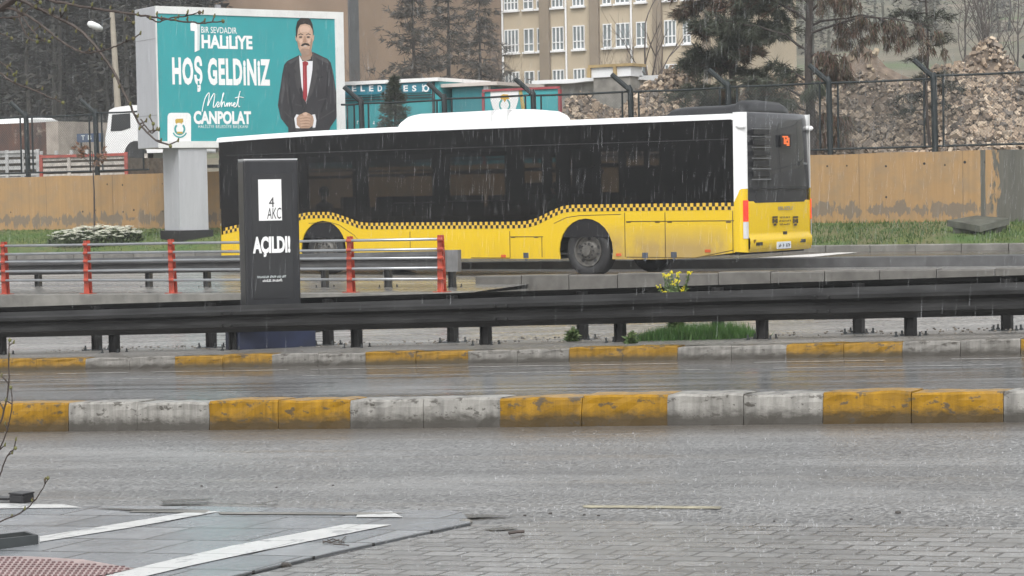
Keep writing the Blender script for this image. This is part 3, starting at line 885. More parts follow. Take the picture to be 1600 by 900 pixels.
# checker stripe: two rows of squares following the line
cum = [0]
for i in range(len(stripe) - 1):
    cum.append(cum[-1] + sqrt((stripe[i + 1][0] - stripe[i][0]) ** 2 + (stripe[i + 1][1] - stripe[i][1]) ** 2))
def on_stripe(s):
    for i in range(len(cum) - 1):
        if s <= cum[i + 1] or i == len(cum) - 2:
            f = (s - cum[i]) / (cum[i + 1] - cum[i])
            return (stripe[i][0] + f * (stripe[i + 1][0] - stripe[i][0]), stripe[i][1] + f * (stripe[i + 1][1] - stripe[i][1]))
mb = MB()
sq = SW / 2; ns = int(cum[-1] / sq)
for i in range(ns):
    a, b = on_stripe(i * sq), on_stripe((i + 1) * sq)
    for r_ in range(2):
        vs = [bp_(a[0], -.004, a[1] + r_ * sq), bp_(b[0], -.004, b[1] + r_ * sq), bp_(b[0], -.004, b[1] + (r_ + 1) * sq), bp_(a[0], -.004, a[1] + (r_ + 1) * sq)]
        mb.add(vs, [(0, 1, 2, 3)], (i + r_) % 2)
build('checker_stripe', mb, [M('stripe_yellow', (.72, .46, .05), .3, .05, 3), m_stripek], bus)
# near glazing band: one dark sheet with the inner opaque frame behind it
gtop = [(u, h + SW) for u, h in stripe]
gl_poly = gtop + [(BL - .1, ROOF), (u_p, ROOF)]
mb = MB()
mb.prism(gl_poly, bp_(0, .006, 0), (-1, 0, 0), (0, 0, 1), (0, .008, 0))
glz = build('side_glazing', mb, m_tint, bus)
# black frit: header, pillars and window rails right behind the glass
mb = MB()
def frit(px0, px1, h0, h1, y=.03):
    u0, u1 = (U(px0), U(px1)) if isinstance(px0, int) else (px0, px1)
    mb.box(BX - max(u0, u1), BX - min(u0, u1), BY0 + y, BY0 + y + .03, BUSZ + h0, BUSZ + h1)
hH = HT(800, 236)
frit(BL - .12, u_p, hH, ROOF - .01)
for a, b in ((342, 352), (466, 478), (556, 571), (678, 692), (792, 818), (868, 890), (924, 938), (966, 974), (1030, 1146)):
    frit(a, b, 1.35 if a < 1030 else S_hi + SW + .02, hH)
frit(BL - .12, u_p, S_lo + SW - .3, HT(800, 318) - .22)
build('window_frames', mb, m_bblack, glz)
mb = MB()
for a, b, py in ((478, 556, 267), (571, 678, 267), (692, 792, 266), (818, 868, 263), (890, 924, 262), (938, 966, 260), (974, 1030, 260)):
    for dy_, w_ in ((0, .016),):
        h_ = HT((a + b) // 2, py)
        mb.box(BX - U(a), BX - U(b), BY0 + .028, BY0 + .05, BUSZ + h_ - w_, BUSZ + h_ + w_)
build('window_rails', mb, m_bblack, glz)
mb = MB()
for a, b, py in ((610, 678, 317), (692, 792, 314)):
    h_ = HT((a + b) // 2, py)
    mb.tube([(BX - U(a), BY0 + .1, BUSZ + h_), (BX - U(b), BY0 + .1, BUSZ + h_)], .014, 6)
for px, py in ((937, 268), (625, 276)):
    u, h = uh(px, py)
    mb.box(BX - u - .055, BX - u + .055, BY0 + .05, BY0 + .06, BUSZ + h - .04, BUSZ + h + .04)
build('grab_rail', mb, m_silver, bus)
# thin black line across the top of the glazing
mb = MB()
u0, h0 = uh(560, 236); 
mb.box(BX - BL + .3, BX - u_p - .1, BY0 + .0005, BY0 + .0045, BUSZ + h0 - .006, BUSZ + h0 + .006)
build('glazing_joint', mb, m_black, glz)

# roof: white cantrail and roof skin
mb = MB()
RT = HT(1100, 179)
prof = [(0, ROOF), (0, RT - .05), (.03, RT - .01), (.12, RT + .005), (.4, RT + .015), (BW / 2, RT + .025), (BW - .4, RT + .015), (BW - .12, RT + .005), (BW - .03, RT - .01), (BW, RT - .05), (BW, ROOF), (BW - .06, ROOF - .0), (BW - .08, RT - .05), (.08, RT - .05), (.06, ROOF)]
vs = []
us = [.14, .25, .5, 2, 4, 6, 8, 10, 11, 11.4, BL - .16, BL - .04]
for u in us:
    dip = max(0, (u - 8)) ** 2 * .0035 + (0.05 if u < .2 else 0)
    for y, h in prof: vs.append(bp_(u, y, h - (dip if h > ROOF - .001 else 0) - (0.0 if h < RT + .05 else dip * .3)))
n = len(prof)
mb.add(vs, [(i * n + k, i * n + (k + 1) % n, (i + 1) * n + (k + 1) % n, (i + 1) * n + k) for i in range(len(us) - 1) for k in range(n)] + [tuple(range(n)), tuple(reversed(range((len(us) - 1) * n, len(us) * n)))])
build('roof', mb, m_bwhite, bus, smooth='auto')
# white air conditioning pod
def pod(name, secs, y0, y1, mat, u_to):
    """secs: (u, z_low, z_high); rounded lengthwise hump"""
    mb = MB(); vs = []
    cross = [(0, 0), (.02, .55), (.07, .85), (.16, 1), (.5, 1.06), (.84, 1), (.93, .85), (.98, .55), (1, 0)]
    for u, zl, zh in secs:
        for cy, ch in cross: vs.append(bp_(u, y0 + (y1 - y0) * cy, zl + (zh - zl) * ch))
    n = len(cross)
    mb.add(vs, [(i * n + k, i * n + k + 1, (i + 1) * n + k + 1, (i + 1) * n + k) for i in range(len(secs) - 1) for k in range(n - 1)])
    mb.add(vs[:n], [tuple(range(n))]); mb.add(vs[-n:], [tuple(reversed(range(n)))])
    return build(name, mb, mat, bus, smooth='auto')
PY = .45
def uhp(px, py):
    p = bat(px, py, BY0 + PY); return (BX - p.x, p.z - BUSZ)
zl = RT + .02
pod('air_conditioner', [(uhp(px, 180)[0], zl, uhp(px, py)[1]) for px, py in ((816, 183), (814, 175.5), (808, 171.5), (795, 170.5), (770, 170.5), (764, 171.5), (740, 173), (700, 175), (645, 177.5), (632, 180), (625, 186), (622, 192))], PY, BW - PY, m_bwhite, 0)
mb = MB()
for px in (768, 793):
    u = uhp(px, 180)[0]
    mb.box(BX - u - .008, BX - u + .008, BY0 + PY - .004, BY0 + BW - PY, zl + BUSZ, zl + BUSZ + .24)
build('pod_joint', mb, M('joint_grey', (.5, .5, .5), .5, .1, 3), bus)
m_pod = M('dark_pod', (.018, .019, .021), .35, .15, 3)
pod('engine_cowl', [(u, RT - .02, uhp(px, py)[1]) for u, px, py in ((.22, 1170, 172), (.24, 1170, 163), (.32, 1168, 157), (.45, 1165, 155.5)) ] + [(uhp(px, 170)[0], RT - .02, uhp(px, py)[1]) for px, py in ((1152, 157.5), (1142, 160.5), (1125, 164), (1090, 165.5), (1060, 167), (1046, 169.5), (1037, 178))], PY, BW - PY, m_pod, 0)

# rear end: rounded corners, yellow lower panel, white pillars, dark rear glass
RR = .13
def rear_plan(n=6):
    pts = [(u_p + .004, 0)]
    pts += [(RR - RR * sin(pi / 2 * k / n), RR - RR * cos(pi / 2 * k / n)) for k in range(n + 1)]
    return pts
rp_ = rear_plan()
YEL = HT(1146, 316)
hB0 = .47
def skin(mb, pts, h0f, h1f, m=0, flip=False):
    vs = [bp_(u, (BW - y if flip else y), h0f(i)) for i, (u, y) in enumerate(pts)] + [bp_(u, (BW - y if flip else y), h1f(i)) for i, (u, y) in enumerate(pts)]
    n = len(pts)
    mb.add(vs, [(i, i + 1, n + i + 1, n + i) for i in range(n - 1)], m)
mb = MB()
top_y = lambda i: S_hi + SW + (0 if i == 0 else min(.24, .06 + .08 * i))
for fl in (False, True):
    skin(mb, rp_, lambda i: .47 - .02 * i / 8, top_y, 0, fl)
    wp = MB(); skin(wp, rp_, lambda i: top_y(i) + .002, lambda i: RT + .02, 0, fl)
    build('rear_pillar', wp, m_bwhite, bus, smooth='auto')
YR = HT(1170, 313) - .02                        # lower edge of the rear glass
# lower rear panel, slightly crowned
n = 8
def rearY(k): return RR + (BW - 2 * RR) * k / n
vs = []
rows = [(.45, .03), (.52, -.03), (.62, -.04), (.70, -.035), (.74, .0), (.80, .005), (YR - .05, .0), (YR, .01)]
for h, du in rows:
    for k in range(n + 1):
        cr = -.05 * sin(pi * k / n)
        vs.append(bp_(du + cr, rearY(k), h))
mb.add(vs, [(i * (n + 1) + k, i * (n + 1) + k + 1, (i + 1) * (n + 1) + k + 1, (i + 1) * (n + 1) + k) for i in range(len(rows) - 1) for k in range(n)])
build('rear_panel', mb, m_yel, bus, smooth='auto')
vs = []
mb = MB()
GT = RT + .03
grow = [(YR - .03, .0), (YR + .3, .005), (YR + 1.0, .04), (GT - .12, .055), (GT - .03, .075), (GT + .0, .12), (GT + .015, .25)]
for h, du in grow:
    for k in range(n + 1):
        cr = -.05 * sin(pi * k / n)
        yy = .06 + (BW - .12) * k / n if h > YR + .2 else .10 + (BW - .20) * k / n
        edge = .05 if k in (0, n) else 0
        vs.append(bp_(du + cr + edge, yy, h))
mb.add(vs, [(i * (n + 1) + k, i * (n + 1) + k + 1, (i + 1) * (n + 1) + k + 1, (i + 1) * (n + 1) + k) for i in range(len(grow) - 1) for k in range(n)])
rg = build('rear_glass', mb, M('rear_dark_panel', (.035, .036, .04), .16, .15, 2, coat=.5), bus, smooth=True)
# things on the rear face: located by plane u = 0
def rearp(px, py, du=-.06):
    d = bray(px, py); t_ = (BX - du - BEYE.x) / d.x
    return BEYE + d * t_
def rear_box(name, px0, py0, px1, py1, mat, parent, du=-.065, th=.03, bevel=0):
    a, b = rearp(px0, py0, du), rearp(px1, py1, du)
    mb = MB()
    mb.box(min(a.x, b.x) - th, max(a.x, b.x) if abs(a.x - b.x) > .001 else a.x, min(a.y, b.y), max(a.y, b.y), min(a.z, b.z), max(a.z, b.z))
    return build(name, mb, mat, parent, bevel=bevel)
m_slat = M('grille_slat', (.16, .165, .17), .4, .1, 3)
for i, py in enumerate((200.5, 213, 229.5, 246.5, 263, 279.5)):
    rear_box('louvre', 1177, py, 1205, py + 1.4, m_slat, rg, -.075, .03)
for i, py in enumerate((206, 222, 239, 255, 271)):
    rear_box('grille_recess', 1178, py - 4, 1203, py + 4.5, m_black, rg, -.064, .02)
rear_box('rear_window_line', 1176, 294, 1264, 295, m_black, rg, -.064, .01)
rear_box('badge', 1256, 254, 1261, 257, m_silver, rg, -.066, .01)
# amber route display
m_led = bpy.data.materials.new('led_amber'); m_led.use_nodes = True
_b = m_led.node_tree.nodes['Principled BSDF']
_b.inputs['Base Color'].default_value = (.5, .1, .03, 1); _b.inputs['Emission Color'].default_value = (1, .22, .06, 1); _b.inputs['Emission Strength'].default_value = .45
mb = MB()
for r_, pat in enumerate(('11110', '01011', '01111', '01101', '01111', '00011')):
    for c_, ch in enumerate(pat):
        if ch == '1':
            a = rearp(1222.5 + c_ * 2.2, 212.5 + r_ * 2.6, -.07); b = rearp(1224.3 + c_ * 2.2, 214.8 + r_ * 2.6, -.07)
            mb.box(a.x, a.x + .006, min(a.y, b.y), max(a.y, b.y), min(a.z, b.z), max(a.z, b.z))
rd = rear_box('route_display', 1220, 210, 1236, 230, m_black, rg, -.063, .02)
build('led_digits', mb, m_led, rd)
m_tail = bpy.data.materials.new('tail_red'); m_tail.use_nodes = True
_b = m_tail.node_tree.nodes['Principled BSDF']
_b.inputs['Base Color'].default_value = (.6, .02, .015, 1); _b.inputs['Roughness'].default_value = .15
_b.inputs['Emission Color'].default_value = (1, .06, .03, 1); _b.inputs['Emission Strength'].default_value = .55
def corner_lamp(px, py0, py1, far, mat, mat2, pym):
    h0, h1 = uh(px, py0)[1], uh(px, py1)[1]; hm = uh(px, pym)[1]
    t0 = MB(); t1 = MB()
    pts = [(RR - (RR + .012) * sin(a), RR - (RR + .012) * cos(a)) for a in [radians(q) for q in (40, 50, 60, 70, 80, 88)]]
    skin(t0, pts, lambda i: hm, lambda i: h0, 0, far); skin(t1, pts, lambda i: h1, lambda i: hm - .01, 0, far)
    o = build('tail_light', t0, mat, bus)
    build('reversing_lamp', t1, mat2, o)
m_lens = M('clear_lens', (.55, .55, .56), .15, .1, 4)
corner_lamp(1170, 313, 373, False, m_tail, m_lens, 346)
corner_lamp(1170, 313, 373, True, m_tail, m_lens, 346)
rear_box('number_plate', 1215, 378, 1236, 387.5, M('plate_white', (.62, .66, .70), .4, .1, 3), bus, -.10, .02)
mbp = MB()
a = rearp(1216.5, 386, -.125); b = rearp(1235, 379.5, -.125)
strokes_mb((2, 1, 3), 0, b.y - a.y, 0, b.z - a.z, a, (0, 1, 0), (0, 0, 1), (1, 0, 0), mbp)
build('plate_characters', mbp, m_black, bus)
for px, py in ((1187, 381), (1254, 376)):
    rear_box('bumper_lamp', px - 4, py - 2.2, px + 5, py + 2.2, m_black, bus, -.07, .03)
rear_box('rear_latch', 1224, 361.5, 1230, 366, m_black, bus, -.055, .02)
rear_box('rear_seam', 1178, 374.4, 1262, 375.2, M('seam_rear', (.22, .13, .01), .6, .2, 5), bus, -.05, .012)
mbp = MB()
a = rearp(1216, 328.5, -.062); b = rearp(1238, 322, -.062)
text_mb('ISUZU', 0, b.y - a.y, 0, b.z - a.z, a, (0, 1, 0), (0, 0, 1), (1, 0, 0), mbp, bold=.03)
build('maker_lettering', mbp, M('chrome_dull', (.25, .24, .2), .3, .1, 3), bus)
mbp = MB()
for y0, wd in ((341, (7,)), (346.5, (9,)), (352, (8,))):
    xx = 1.5 if y0 != 346.5 else 0
    a = rearp(1217 + xx, y0, -.062); b = rearp(1236 - xx, y0 - 3.6, -.062)
    strokes_mb(wd, 0, b.y - a.y, 0, b.z - a.z, a, (0, 1, 0), (0, 0, 1), (1, 0, 0), mbp, seed=int(y0))
for px in (1211, 1243):
    for k, (dx, dy, w, h) in enumerate(((-4, -8, 8, 2.5), (-4, -4.5, 2.5, 7), (1.5, -4.5, 2.5, 7), (-2, 3.5, 4, 3), (-1, -3, 2, 4))):
        a = rearp(px + dx, 346 + dy, -.062); b = rearp(px + dx + w, 346 + dy + h, -.062)
        mbp.box(a.x, a.x + .004, min(a.y, b.y), max(a.y, b.y), min(a.z, b.z), max(a.z, b.z))
build('rear_lettering', mbp, M('letter_brown', (.06, .045, .02), .5, .1, 3), bus)
# white marker lamps at the top rear corners
for far in (False, True):
    mb = MB()
    c = bp_(.07, BW - .02 if far else .03, HT(1166, 197))
    mb.blob(c, .075, 10, 0, (1.4, .9, .7))
    build('corner_marker', mb, m_bwhite, bus, smooth=True)
# front end
mb = MB(); fr = [(BL - .12, 0), (BL - .05, .05), (BL, .2), (BL + .04, BW / 2), (BL, BW - .2), (BL - .05, BW - .05), (BL - .12, BW)]
skin(mb, fr, lambda i: SK, lambda i: 1.0)
build('front_panel', mb, m_yel, bus, smooth='auto')
mb = MB(); skin(mb, fr, lambda i: 1.0, lambda i: ROOF + .02)
build('windscreen', mb, m_tint, bus, smooth='auto')
mb = MB()
for y in (.25, BW - .45):
    mb = MB(); mb.box(BX - BL - .04, BX - BL + .05, BY0 + y, BY0 + y + .3, BUSZ + .55, BUSZ + .72)
    build('headlight', mb, m_lens, bus)
# underside, inner floor, far side with its windows
mb = MB()
mb.box(BX - BL + .12, BX - uF - .66, BY0 + .04, BY0 + BW - .04, BUSZ + .33, BUSZ + .40)
mb.box(BX - uF + .66, BX - uR - .66, BY0 + .04, BY0 + BW - .04, BUSZ + .33, BUSZ + .40)
mb.box(BX - uR + .66, BX - 1.7, BY0 + .04, BY0 + BW - .04, BUSZ + .33, BUSZ + .40)
mb.add([bp_(1.7, .05, .36), bp_(.2, .05, .50), bp_(.2, BW - .05, .50), bp_(1.7, BW - .05, .36)], [(0, 1, 2, 3)])
for uc in (uR, uF):
    mb.box(BX - uc - .66, BX - uc + .66, BY0 + .5, BY0 + BW - .5, BUSZ + .33, BUSZ + .40)
    for y0, y1 in ((.035, .5), (BW - .5, BW - .035)):
        for k in range(14):                      # wheel housing
            a0, a1 = pi * k / 14, pi * (k + 1) / 14
            mb.add([bp_(uc + .64 * cos(a0), y0, WR + .62 * sin(a0)), bp_(uc + .64 * cos(a1), y0, WR + .62 * sin(a1)), bp_(uc + .64 * cos(a1), y1, WR + .62 * sin(a1)), bp_(uc + .64 * cos(a0), y1, WR + .62 * sin(a0))], [(0, 1, 2, 3)])
    for y0 in (.5, BW - .5): mb.box(BX - uc - .66, BX - uc + .66, BY0 + y0 - .01, BY0 + y0 + .01, BUSZ + .33, BUSZ + 1.1)
build('chassis', mb, m_black, bus)
mb = MB()
def fary(px, py):
    p = bat(px, py, BY0 + BW - .03); return BX - p.x, p.z - BUSZ
wins = [(345, 366, 262, 335), (482, 552, 255, 325), (575, 676, 252, 322), (702, 790, 246, 322), (812, 847, 246, 285), (862, 894, 245, 289), (934, 972, 237, 300), (978, 1006, 237, 258), (1014, 1030, 237, 258)]
hb, ht_ = 1.0, ROOF + .02
prev = BL - .1
for a, b, p0_, p1_ in wins:
    u0, h1 = fary(a, p0_); u1, h0 = fary(b, p1_)
    mb.box(BX - prev, BX - u0, BY0 + BW - .04, BY0 + BW - .012, BUSZ + hb, BUSZ + ht_)
    mb.box(BX - u0, BX - u1, BY0 + BW - .04, BY0 + BW - .012, BUSZ + hb, BUSZ + h0)
    mb.box(BX - u0, BX - u1, BY0 + BW - .04, BY0 + BW - .012, BUSZ + h1, BUSZ + ht_)
    if p1_ - p0_ > 30:
        hm = h1 - (h1 - h0) * (.32 if p1_ - p0_ > 45 else .5)
        mb.box(BX - u0, BX - u1, BY0 + BW - .045, BY0 + BW - .016, BUSZ + hm - .03, BUSZ + hm + .03)
    prev = u1
mb.box(BX - prev, BX - .15, BY0 + BW - .04, BY0 + BW - .012, BUSZ + hb, BUSZ + ht_)
mb.box(BX - BL + .1, BX - .15, BY0 + .1, BY0 + BW - .1, BUSZ + .41, BUSZ + .44)
mb.box(BX - .75, BX - .7, BY0 + .1, BY0 + BW - .1, BUSZ + .41, BUSZ + ht_)
build('far_side', mb, M('interior_grey', (.03, .031, .033), .6, .1, 3), bus)
mb = MB(); mb.box(BX - BL + .1, BX - .15, BY0 + BW - .008, BY0 + BW, BUSZ + hb, BUSZ + ht_)
build('far_glazing', mb, m_tint2, bus)
mb = MB()
for row_y in (.3, .75, 1.75, 2.2):
    for k in range(9):
        u = 2.2 + k * .92
        if abs(u - uF) < .8 and False: continue
        mb.box(BX - u - .2, BX - u + .25, BY0 + row_y - .2, BY0 + row_y + .2, BUSZ + .85, BUSZ + .93)
        mb.box(BX - u + .2, BX - u + .27, BY0 + row_y - .2, BY0 + row_y + .2, BUSZ + .9, BUSZ + 1.55)
build('seats', mb, M('seat_cloth', (.03, .035, .05), .8, .3, 6), bus)
# wheels
def wheel(u, y, s):
    c = bp_(u, y, WR)
    mb = MB()
    mb.lathe([(.30, s * .02), (.33, -s * .01), (.40, -s * .02), (.455, 0), (WR, s * .04), (WR, s * .24), (.45, s * .28), (.3, s * .28)], c, 'y', 36)
    w = build('wheel', mb, m_rubber, bus, smooth='auto')
    mb = MB()
    mb.lathe([(.302, s * .02), (.295, -s * .008), (.275, -s * .005), (.262, s * .05), (.20, s * .055), (.16, s * .0), (.10, -s * .01), (.095, -s * .06), (.0, -s * .065)], c, 'y', 32)
    build('rim', mb, M('steel_rim', (.115, .11, .10), .5, .35, 14, metal=.3), w, smooth='auto')
    mb = MB()
    for k in range(10):
        a = 2 * pi * k / 10
        mb.tube([c + Vector((.135 * cos(a), s * .01, .135 * sin(a))), c + Vector((.135 * cos(a), -s * .03, .135 * sin(a)))], .016, 6)
    for k in range(5):
        a = 2 * pi * k / 5 + .3
        p = c + Vector((.225 * cos(a), s * .052, .225 * sin(a)))
        mb.lathe([(.038, 0), (.03, -s * .003), (0, -s * .003)], p, 'y', 10)
    build('wheel_nuts', mb, m_black, w)
for u in (uR, uF):
    wheel(u, .06, 1); wheel(u, BW - .06, -1)

# ------------------------------------------------------------------ passengers: seated figures behind the tinted glass
def skin_body(name, pts, edges, radii, mat, parent, root=0):
    me = bpy.data.meshes.new(name)
    me.from_pydata(pts, edges, [])
    me.materials.append(mat)
    o = bpy.data.objects.new(name, me); COL.objects.link(o)
    if parent is not None: o.parent = parent
    me.attributes  # skin layer comes with the modifier below
    bpy.context.view_layer.objects.active = o
    md = o.modifiers.new('skin', 'SKIN')
    if not me.skin_vertices: 
        bm = bmesh.new(); bm.from_mesh(me); bm.verts.layers.skin.verify(); bm.to_mesh(me); bm.free()
    for i, r in enumerate(radii):
        me.skin_vertices[0].data[i].radius = (r, r)
        me.skin_vertices[0].data[i].use_root = (i == root)
    sb = o.modifiers.new('smooth', 'SUBSURF'); sb.levels = 1; sb.render_levels = 1
    return o
m_skin = M('skin', (.36, .20, .13), .55, .08, 5)
m_hair = M('hair', (.02, .015, .012), .6, .3, 20)
def passenger(u, y, cloth, label, hair=True):
    t = thing('person', B0 + _rb.transposed() @ (bp_(u, y, .44) - B0), label, 'person')
    t.rotation_euler = (0, 0, -BYAW)
    f = -1                                       # facing -X (the way the bus travels)
    J = [(0, 0, .50), (0, 0, .72), (0, 0, .92), (0, 0, 1.02), (0, 0, 1.1),
         (0, -.19, .94), (f * .06, -.24, .68), (f * .26, -.17, .60), (0, .19, .94), (f * .06, .24, .68), (f * .26, .17, .60),
         (f * .12, -.1, .50), (f * .42, -.12, .50), (f * .44, -.12, .08), (f * .12, .1, .50), (f * .42, .12, .50), (f * .44, .12, .08), (f * .56, -.12, .04), (f * .56, .12, .04)]
    E_ = [(0, 1), (1, 2), (2, 3), (3, 4), (2, 5), (5, 6), (6, 7), (2, 8), (8, 9), (9, 10), (0, 11), (11, 12), (12, 13), (13, 17), (0, 14), (14, 15), (15, 16), (16, 18)]
    R_ = [.14, .145, .13, .06, .055, .065, .05, .04, .065, .05, .04, .09, .07, .05, .09, .07, .05, .04, .04]
    o = skin_body('body', J, E_, R_, cloth, t)
    mb = MB(); mb.blob((f * .01, 0, 1.21), .115, 12, 0, (.9, .78, 1.1)); mb.blob((f * .115, 0, 1.19), .02, 6); 
    for s in (-1, 1):
        mb.blob((0, s * .09, 1.20), .028, 6, 0, (.6, .5, 1)); mb.blob((f * .27, s * .17, .60), .05, 8, 0, (1.3, .6, .7))
    build('head', mb, m_skin, t, smooth=True, local=True)
    mb = MB(); mb.blob((-f * .015, 0, 1.235), .123, 12, 0, (.95, .84, 1.0))
    build('hair', mb, m_hair, t, smooth=True, local=True)
passenger(U(835), .75, M('red_jacket', (.22, .03, .03), .8), 'passenger in a red jacket seated by a window just ahead of the rear wheel')
passenger(U(855), .32, M('green_jacket', (.02, .16, .08), .8), 'passenger in a green jacket seated by the glass just ahead of the rear wheel')
passenger(U(488), .36, M('brown_coat', (.10, .07, .06), .8), 'passenger in a brown coat seated above the front wheel')

# ------------------------------------------------------------------ billboard on its grey box post
BA = radians(63)
bu = Vector((cos(BA), sin(BA), 0)); bn = Vector((sin(BA), -cos(BA), 0)); bz = Vector((0, 0, 1))   # along the face, outwards, up
pc = at(290, 366, 45.35)
bb = thing('billboard', (pc.x, pc.y, GZ(pc.x, pc.y)), 'large teal and white poster billboard on a grey box post', 'billboard')
PF = pc + bn * .42                                # a point on the face plane
def bpx(px, py, lift=0.0):
    return on_vert(px, py, PF, BA) + bn * lift
def bc(x, y): return (200 + x / 3.461, y / 3.461)
def fc(px, py):                                   # face coordinates (s along, z up) from PF
    p = bpx(px, py); return ((p - PF).dot(bu), p.z)
sL, zT = fc(243, 9); _, zB = fc(242, 231); sR = fc(538, 100)[0]
PD = 1.35
O_ = Vector((PF.x, PF.y, 0))
mb = MB(); mb.obox(O_ + bu * sL - bn * PD + bz * zB, bu * (sR - sL), bn * (PD - .05), bz * (zT - zB))
pbox = build('cabinet', mb, m_grey, bb, bevel=.02)
mb = MB()
for zz in (zB + (zT - zB) * .23, zB + (zT - zB) * .77):
    mb.obox(O_ + bu * (sL - .004) - bn * PD + bz * zz, bu * .004, bn * (PD - .06), bz * .012)
mb.obox(O_ + bu * (sL + 1.9) - bn * .5 + bz * zT, bu * .12, bn * .12, bz * .12)
build('cabinet_seam', mb, M('seam_grey', (.22, .22, .23), .5, .1, 3), pbox)
# white frame around the sheet
fr_ = MB()
F0, F1, F2, F3 = fc(*bc(155, 90)), fc(*bc(1118, 66)), fc(*bc(165, 764)), fc(*bc(1125, 700))
iL, iR = F0[0], F1[0]; iT, iB = zT - .19, zB + .17
for (a, b, c, d) in ((sL, sR, iT, zT), (sL, sR, zB, iB), (sL, iL, iB, iT), (iR, sR, iB, iT)):
    fr_.obox(O_ + bu * a - bn * .05 + bz * c, bu * (b - a), bn * .055, bz * (d - c))
build('frame', fr_, M('frame_white', (.66, .67, .66), .4, .08, 2), bb)
ps = MB(); ps.obox(O_ + bu * iL - bn * .05 + bz * iB, bu * (iR - iL), bn * .03, bz * (iT - iB))
poster = build('poster', ps, m_teal, bb)
m_print = M('print_white', (.80, .80, .80), .45, .02, 2)
def ptext(s, x0, x1, y0, y1, name, bold=0, shear=0, space=1.0, mat=None, drop=0, layer=.004):
    """words between measured marks on the sheet; baseline follows the sheet's own horizontal"""
    a = fc(*bc(x0, y1)); b = fc(*bc(x1, y1)); c = fc(*bc((x0 + x1) / 2, y0)); d = fc(*bc((x0 + x1) / 2, y1))
    mb = text_mb(s, a[0], b[0], d[1], c[1], O_ - bn * .02, bu, bz, bn, bold=bold, shear=shear, thick=layer, space=space)
    return build(name, mb, mat or m_print, poster)
ptext('BiR SEVDADIR', 398, 590, 146, 180, 'lettering', .005)
ptext('HALiLiYE', 400, 675, 190, 264, 'lettering', .04)
ptext('HOŞ GELDiNiZ', 243, 773, 305, 498, 'lettering', .045, space=1.12)
ptext('CANPOLAT', 357, 668, 600, 672, 'lettering', .045)
ptext('HALİLİYE BELEDİYE BAŞKANI', 382, 650, 671, 697, 'lettering', .0, space=1.2)
def ppoly(pts, mat, name, lay=.004, th=.003, parent=None):
    q = [fc(*bc(x, y)) for x, y in pts]
    mb = MB(); mb.prism([(s, z) for s, z in q], O_ - bn * (.02 - lay), bu, bz, bn * th)
    return build(name, mb, mat, parent or poster)
ppoly([(338, 130), (348, 112), (390, 126), (388, 270), (362, 282), (362, 168), (340, 165)], m_print, 'numeral')
m_pshade = M('print_grey', (.55, .60, .60), .45, .05, 3)
ppoly([(372, 125), (390, 130), (388, 268), (376, 275), (376, 160)], m_pshade, 'numeral_fold', .008)
def crom(P, k=6):
    out = []
    for i in range(len(P) - 1):
        p0, p1, p2, p3 = P[max(i - 1, 0)], P[i], P[i + 1], P[min(i + 2, len(P) - 1)]
        for j in range(k):
            t_ = j / k
            out.append(tuple(.5 * ((2 * b) + (-a + c) * t_ + (2 * a - 5 * b + 4 * c - d) * t_ ** 2 + (-a + 3 * b - 3 * c + d) * t_ ** 3) for a, b, c, d in zip(p0, p1, p2, p3)))
    out.append(P[-1]); return out
mb = MB()
for st in ([(402, 604), (408, 570), (420, 528), (438, 502), (440, 520), (432, 572), (446, 540), (466, 506), (470, 522), (462, 574), (468, 580), (478, 566), (486, 552), (494, 558), (484, 572), (486, 580), (498, 572)],
           [(498, 572), (512, 530), (520, 505), (514, 512), (506, 578), (514, 556), (522, 552), (524, 576), (532, 568), (538, 556), (537, 577), (544, 560), (550, 556), (549, 576), (556, 560), (562, 556), (562, 574), (570, 566), (576, 555), (581, 560), (572, 572), (577, 579), (588, 570), (600, 520), (608, 492)],
           [(604, 505), (596, 560), (600, 577), (606, 574)], [(580, 530), (602, 524), (626, 528)]):
    P = [O_ - bn * .013 + bu * s + bz * z for s, z in (fc(*bc(x, y)) for x, y in crom(st))]
    mb.tube(P, .012, 5)
build('handwriting', mb, m_print, poster)
# badge and emblem
ppoly([(215, 776), (215, 628), (222, 614), (234, 610), (326, 610), (336, 616), (342, 630), (342, 776)], m_print, 'badge', .003)
m_gold = M('print_gold', (.50, .34, .05), .5, .1, 3); m_tl2 = M('print_teal', (.07, .33, .33), .5, .1, 3)
ppoly([(256, 648), (262, 643), (298, 641), (300, 660), (292, 664), (290, 672), (284, 664), (268, 664), (264, 671), (258, 664)], m_gold, 'emblem_animal', .008)
def ring(cx, cy, r0, r1, a0, a1, mat, name, n=20, lay=.008, sx=1.0):
    q = [(cx + sx * r1 * cos(radians(a0 + (a1 - a0) * k / n)), cy - r1 * sin(radians(a0 + (a1 - a0) * k / n))) for k in range(n + 1)] + \
        [(cx + sx * r0 * cos(radians(a1 + (a0 - a1) * k / n)), cy - r0 * sin(radians(a1 + (a0 - a1) * k / n))) for k in range(n + 1)]
    return ppoly(q, mat, name, lay)
ring(281, 698, 22, 33, 130, 410, m_tl2, 'emblem_wreath', sx=.92)
ring(281, 700, 38, 46, 205, 335, m_tl2, 'emblem_band', sx=.92)
ppoly([(268, 712), (294, 712), (298, 722), (264, 722)], m_gold, 'emblem_foot', .010)
